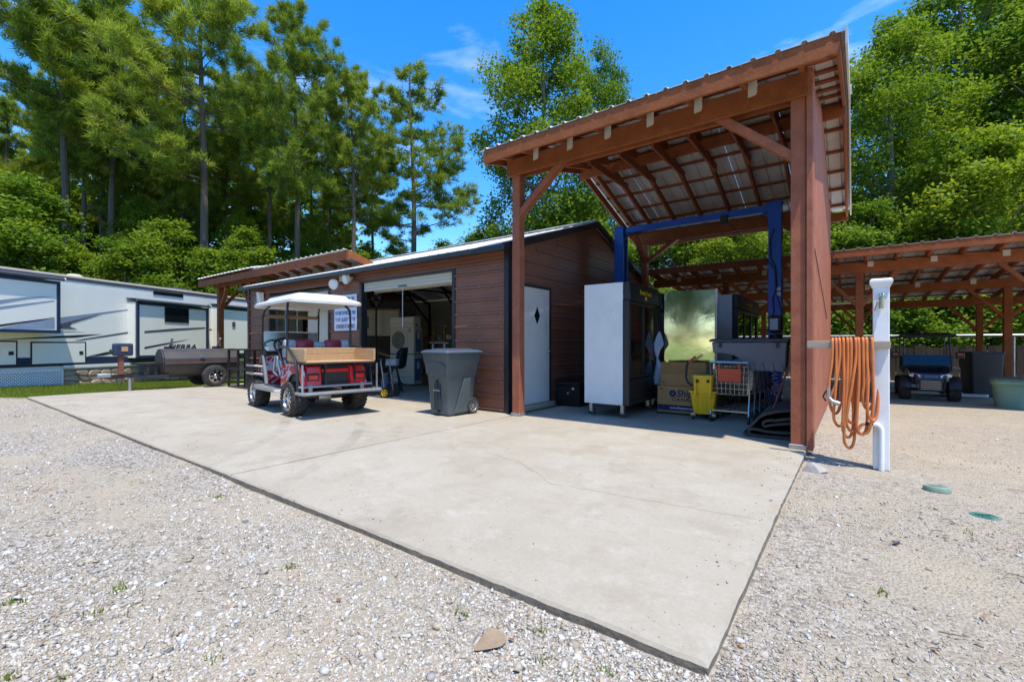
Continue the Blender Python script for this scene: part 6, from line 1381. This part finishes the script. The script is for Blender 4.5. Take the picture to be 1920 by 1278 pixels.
def pine(seed, H, cb, RX, nb=54, tper=38):
    rgn = np.random.default_rng(seed); k = 10
    tp = [(math.sin(i * .8 + seed) * .018 * i, math.cos(i * .6 + seed * 2) * .018 * i, H * i / (k - 1)) for i in range(k)]; r0 = H * .0092
    tb_ = trunk_mb(tp, [r0 * (1.2 if i == 0 else 1) * (1 - .88 * (i / (k - 1)) ** 1.2) + .01 for i in range(k)])
    TC, TD = [], []
    for b in range(nb):
        t = (b + rgn.uniform(0, 1)) / nb; t = t ** .85; z = cb + (H - cb) * t * .985
        Lb = RX * (.45 + .75 * math.sin(math.pi * min(1, .18 + t * .8)) ) * (1 - .72 * t ** 2.2) * rgn.uniform(.55, 1.15)
        if t < .2 and rgn.uniform() < .35: Lb *= .5
        az = rgn.uniform(0, 6.283); el = rgn.uniform(-.05, .35) + .45 * t
        i0 = min(int(z / H * (k - 1)), k - 2); p0 = Vector(tp[i0]).lerp(Vector(tp[i0 + 1]), z / H * (k - 1) - i0)
        hd = Vector((math.cos(az), math.sin(az), 0)); p1 = p0 + hd * Lb * .5 + Vector((0, 0, Lb * .5 * math.tan(el) * .7)); p2 = p0 + hd * Lb + Vector((0, 0, Lb * math.tan(el) * .9 + Lb * .12))
        rb = (.012 + .010 * Lb) * (1 - .4 * t); tb_.tube([p0, p1, p2], [rb, rb * .6, rb * .2], 5)
        sd = Vector((-hd.y, hd.x, 0)); nt_ = max(6, int(tper * Lb / RX))
        for q in range(nt_):
            f = rgn.uniform(.32, 1.04) ; base = p0.lerp(p1, f * 2) if f < .5 else p1.lerp(p2, f * 2 - 1)
            w_ = Lb * .30 * math.sin(math.pi * min(1, f * .85 + .1)) ; o = sd * rgn.normal(0, w_ * .7) + Vector((0, 0, abs(rgn.normal(0, .16)) * Lb * .5 + rgn.normal(0, .10)))
            c = base + o; TC.append(tuple(c)); dd = (hd * .6 + o * .5 + Vector((0, 0, .75))); TD.append(tuple(dd.normalized()))
            if q % 4 == 0: tb_.tube([base, c], [rb * .25, .008], 4)
    TC = np.array(TC); TD = np.array(TD); nn = 38; n = len(TC)
    dirs = rgn.normal(0, 1, (n, nn, 3)); dirs /= np.linalg.norm(dirs, axis=2, keepdims=True); dirs = dirs * .95 + TD[:, None] * .75; dirs /= np.linalg.norm(dirs, axis=2, keepdims=True)
    Ln = rgn.uniform(.24, .46, (n, nn, 1)); P0 = TC[:, None] + rgn.normal(0, .085, (n, nn, 3)); P1 = P0 + dirs * Ln
    sd = np.cross(dirs, rgn.normal(0, 1, (n, nn, 3))); sd /= np.linalg.norm(sd, axis=2, keepdims=True); wv = .021
    v = np.stack([P0 - sd * wv, P0 + sd * wv, P1], 2).reshape(-1, 3); f = np.arange(len(v)).reshape(-1, 3)
    cv = (rgn.uniform(.2, .75, (n, 1)) + rgn.normal(0, .12, (n, nn))).clip(0, 1); col = np.repeat(cv.ravel(), 3)[:, None].repeat(3, 1)
    return v, f, col, tb_
PROTO = {}
def proto(key, gen, leafmat, barkmat):
    v, f, col, tb_ = gen
    cr_ = np_mesh('crown', v, f, leafmat, col); tk = tb_.build('trunk', barkmat, smooth=True)
    PROTO[key] = (cr_.data, tk.data); bpy.data.objects.remove(cr_); bpy.data.objects.remove(tk)
proto('pine0', pine(1, 23, 11.5, 3.4), M_NEEDLE, M_BARK)
proto('pine1', pine(2, 23, 10.2, 3.8, 58), M_NEEDLE, M_BARK)
proto('pine2', pine(3, 23, 13., 3.2, 44), M_NEEDLE, M_BARK)
proto('pine3', pine(4, 23, 7.0, 3.7, 46, 42), M_NEEDLE, M_BARK)
proto('hw0', hardwood(11, 20, 3.5, 4.6, 120, 470, .165), M_LEAF, M_BARK2)
proto('hw1', hardwood(12, 20, 4.0, 4.2, 150, 430, .165, .6), M_LEAFY, M_BARK2)
proto('hw2', hardwood(13, 9, .8, 2.9, 80, 480, .135, .55), M_LEAF, M_BARK2)
proto('hw3', hardwood(14, 9, .6, 2.7, 75, 480, .135, .6), M_LEAFY, M_BARK2)
proto('bush', hardwood(15, 4.2, .1, 2.0, 50, 300, .13, .5), M_LEAF, M_BARK2)
def px2w(x, d):
    lt = (x - 960) / 857. * d; return d * FW + lt * RT
ti_ = 0
def tree(kind, x, d, h, label, group=None, rz=None, sx=1.0, name=None):
    """x is the bearing from the viewpoint, used once to stand the tree on the ground plan"""
    global ti_; ti_ += 1
    p = px2w(x, d); base = {'p': 23, 'h': 20, 'b': 4.2}[kind[0]]
    if kind in ('hw2', 'hw3'): base = 9
    nm = name or {'p': 'pine_tree', 'h': 'broadleaf_tree', 'b': 'shrub'}[kind[0]]
    t = thing(nm, label, {'p': 'pine tree', 'h': 'tree', 'b': 'shrub'}[kind[0]], (p[0], p[1], float(gz(p[0], p[1])) - .15), (ti_ * 2.399) if rz is None else rz, group)
    s = h / base; t.scale = (s * sx, s * sx, s)
    for nme, me in zip(('crown', 'trunk'), PROTO[kind]):
        o = bpy.data.objects.new(nme, me); COL.objects.link(o); o.parent = t
    return t
GP = 'tall pines behind the trailer'; GU = 'understorey trees behind the trailer and workshop'
for k, x, d, h, sx, lb in (
    ('pine0', 14, 33, 19, 1.1, 'pine at the far left edge of the photo'), ('pine2', 123, 28, 25, 1.15, 'tall bare-trunked pine above the left end of the trailer'), ('pine1', 158, 31, 23.5, .9, 'second pine trunk right of the leftmost tall pine'),
    ('pine2', 190, 33, 24, 1.0, 'third pine in the left cluster, with a leaning trunk'), ('pine0', 209, 30, 25, 1.0, 'rightmost pine of the left trunk cluster'), ('pine3', 300, 36, 24, 1.1, 'slimmer pine left of the largest pine'),
    ('pine1', 381, 28, 25.5, 1.15, 'largest pine, with a thick trunk above the trailer rear'), ('pine0', 455, 38, 23.5, 1.0, 'pine set back right of the largest pine'), ('pine2', 504, 32, 20.5, 1.0, 'thin-trunked pine left of the pine with forked limbs'),
    ('pine1', 555, 28, 22.6, .95, 'pine with forked limbs above the small carport'), ('pine3', 616, 34, 21, 1.0, 'slim pine above the right end of the small carport roof'), ('pine0', 662, 30, 19.8, .95, 'pointed pine left of the lone pine'),
    ('pine3', 60, 36, 23, 1.0, 'pine half hidden between the two leftmost pines'), ('pine1', 255, 38, 24.5, .95, 'pine set far back between the cluster and the largest pine'), ('pine3', 345, 33, 23, .9, 'slim dark pine just left of the largest pine trunk'), ('pine0', 425, 34, 22, .9, 'slim pine touching the largest pine on its right'), ('pine3', 585, 37, 21.5, .95, 'slim pine set back right of the forked pine'), ('pine2', 700, 38, 19.5, .95, 'short pine set back left of the lone pine'),
    ('pine3', 774, 33, 22.0, 1.25, 'lone pine against open sky with long right-hand boughs')):
    tree(k, x, d, h, lb, GP, sx=sx)
for k, x, d, h, sx, lb in (
    ('hw2', -60, 22, 10, 1.2, 'leafy tree cut by the left photo edge'), ('hw2', 45, 23, 9.8, 1.15, 'dense leafy tree over the left end of the trailer'), ('hw3', 150, 24, 6.4, 1.2, 'rounded leafy tree below the left pine cluster'),
    ('hw2', 235, 23, 6.9, 1.1, 'leafy tree right of the pine cluster, over the roof vent'), ('hw3', 320, 24, 8.2, 1.15, 'bright leafy tree left of the largest pine trunk'), ('hw2', 405, 25, 6.9, 1.2, 'leafy tree right of the largest pine trunk'),
    ('hw3', 470, 26, 8.3, 1.15, 'bright leafy tree above the small carport left end'), ('hw2', 545, 27, 6.9, 1.1, 'leafy tree below the forked pine'), ('hw2', 610, 28, 7.0, 1.2, 'leafy tree behind the middle of the small carport roof'), ('hw3', 672, 27, 7.2, 1.1, 'leafy tree at the right end of the small carport roof'),
    ('hw2', 725, 31, 7.2, 1.0, 'low tree left of the lone pine trunk'), ('hw3', 838, 32, 9.0, 1.1, 'pale green tree right of the lone pine trunk'), ('hw2', 905, 29, 9.4, 1.1, 'leafy tree left of the tall carport post'), ('hw3', 960, 27, 8.2, 1.0, 'leafy tree behind the tall carport left post')):
    tree(k, x, d, h, lb, GU, sx=sx)
for k, x, d, h, sx, lb in (('hw0', 70, 30, 12.5, .8, 'mid-height leafy tree between the two leftmost pines'), ('hw1', 265, 31, 12, .8, 'mid-height leafy tree between the pine cluster and the largest pine'), ('hw0', 340, 33, 10.5, .8, 'mid-height leafy tree just left of the largest pine'), ('hw1', 450, 31, 11, .75, 'mid-height leafy tree just right of the largest pine'), ('hw0', 590, 33, 11, .75, 'mid-height leafy tree right of the forked pine'), ('hw1', 690, 34, 9.5, .8, 'mid-height leafy tree right of the pointed pine')):
    tree(k, x, d, h, lb, GU, sx=sx)
for k, x, d, h, sx, lb in (
    ('hw1', 1020, 25, 20.4, .84, 'tall broadleaf tree rising behind the workshop gable'), ('hw0', 1128, 28, 19.6, .66, 'narrower tall tree right of the one behind the gable'), ('hw2', 1085, 25, 9.6, 1.1, 'dark leafy tree seen under the carport left brace'), ('hw3', 1180, 25, 8.4, 1.0, 'leafy tree seen beside the blue lift left column'),
    ('hw3', 1265, 23, 8.6, 1.0, 'sunny yellow-green tree behind the carport back post'), ('hw3', 1350, 22, 8.4, 1.0, 'sunny yellow-green tree at the middle of the carport opening'), ('hw3', 1440, 23, 9.0, 1.05, 'sunny yellow-green tree left of the lift right column'), ('hw2', 1530, 24, 10, 1.0, 'leafy tree hidden behind the boarded carport side'),
    ('hw1', 1668, 24, 18.6, .95, 'broad tree right of the tall carport roof edge'), ('hw0', 1800, 27, 24, 1.0, 'tallest dark broadleaf tree at upper right'), ('hw1', 1935, 24, 20, 1.0, 'broad tree cut by the right photo edge'), ('hw3', 1830, 21, 11.5, 1.0, 'bright mid-height tree above the low carport'), ('hw2', 1630, 22, 8.2, 1.0, 'low leafy tree right of the boarded carport side'), ('hw0', 2050, 26, 22, 1.0, 'tall tree beyond the right photo edge')):
    tree(k, x, d, h, lb, 'broadleaf trees behind the carports', sx=sx)
for i, (x, d, h) in enumerate(((1300, 21.5, 3.6), (1390, 21, 3.8), (1480, 21.5, 4.0), (1580, 21.5, 3.9), (1650, 21.5, 4.2), (1720, 21.2, 4.0), (1790, 21.4, 4.4), (1860, 21, 4.2), (1930, 21.5, 4.4), (2000, 21.5, 4.0))):
    tree('bush', x, d, h, ['shrub behind the stainless sheet', 'shrub seen through the glass cooler', 'shrub behind the lift right column', 'shrub hidden by the boarded wall', 'shrub just left of the hose post', 'shrub behind the utility cart left mirror', 'shrub behind the utility cart right mirror', 'shrub between the two low carport posts', 'shrub at the right edge of the low carport', 'shrub beyond the right photo edge'][i], 'shrubs behind the low carport fence', sx=1.25)
# far woods that read as one mass
def woods(name, spots, label):
    vv, ff, cc, k0 = [], [], [], 0
    va, fa, ca, _ = hardwood(31, 20, 1.0, 5.2, 90, 90, .5, .6); vb, fb, cb_, _ = hardwood(32, 20, 1.0, 4.6, 90, 90, .5, .5)
    rgn = np.random.default_rng(5)
    for i, (x, y, h) in enumerate(spots):
        v, f, c = (va, fa, ca) if i % 2 else (vb, fb, cb_); a = rgn.uniform(0, 6.28); s = h / 20; R2 = np.array([[math.cos(a), -math.sin(a), 0], [math.sin(a), math.cos(a), 0], [0, 0, 1]])
        vv.append((v * np.array([s * 1.15, s * 1.15, s])) @ R2.T + np.array([x, y, -.4])); ff.append(f + k0); cc.append(np.clip(c + rgn.uniform(-.15, .1), 0, 1)); k0 += len(v)
    o = np_mesh(name, np.concatenate(vv), np.concatenate(ff), M_LEAF, np.concatenate(cc)); o['kind'] = 'stuff'; o['label'] = label; o['category'] = 'woods'; return o
sp_ = []
for x, d, h in [(-150, 36, 18), (-60, 40, 19), (20, 42, 20), (90, 40, 19), (170, 43, 20), (250, 41, 19), (330, 44, 19), (410, 42, 18.5), (480, 45, 18), (550, 43, 17), (620, 44, 15), (690, 46, 11.5), (760, 50, 9.5), (830, 48, 10), (900, 44, 12), (1000, 42, 13), (1100, 42, 14), (1200, 40, 10), (1300, 38, 10.5), (1400, 38, 10.5), (1500, 38, 11), (1600, 36, 14), (1700, 36, 18), (1820, 36, 20), (1950, 36, 20), (2080, 34, 20), (2250, 34, 20)]:
    p = px2w(x, d); sp_.append((p[0], p[1], h))
woods('far_woods', sp_, 'far woodland filling in behind the trees')
woods('woods_behind', [(-48 + 4.9 * i, -38 + 4 * math.sin(i * 1.7), 16 + 3 * math.sin(i * 2.3)) for i in range(20)], 'tree line across the lawn opposite the carport')
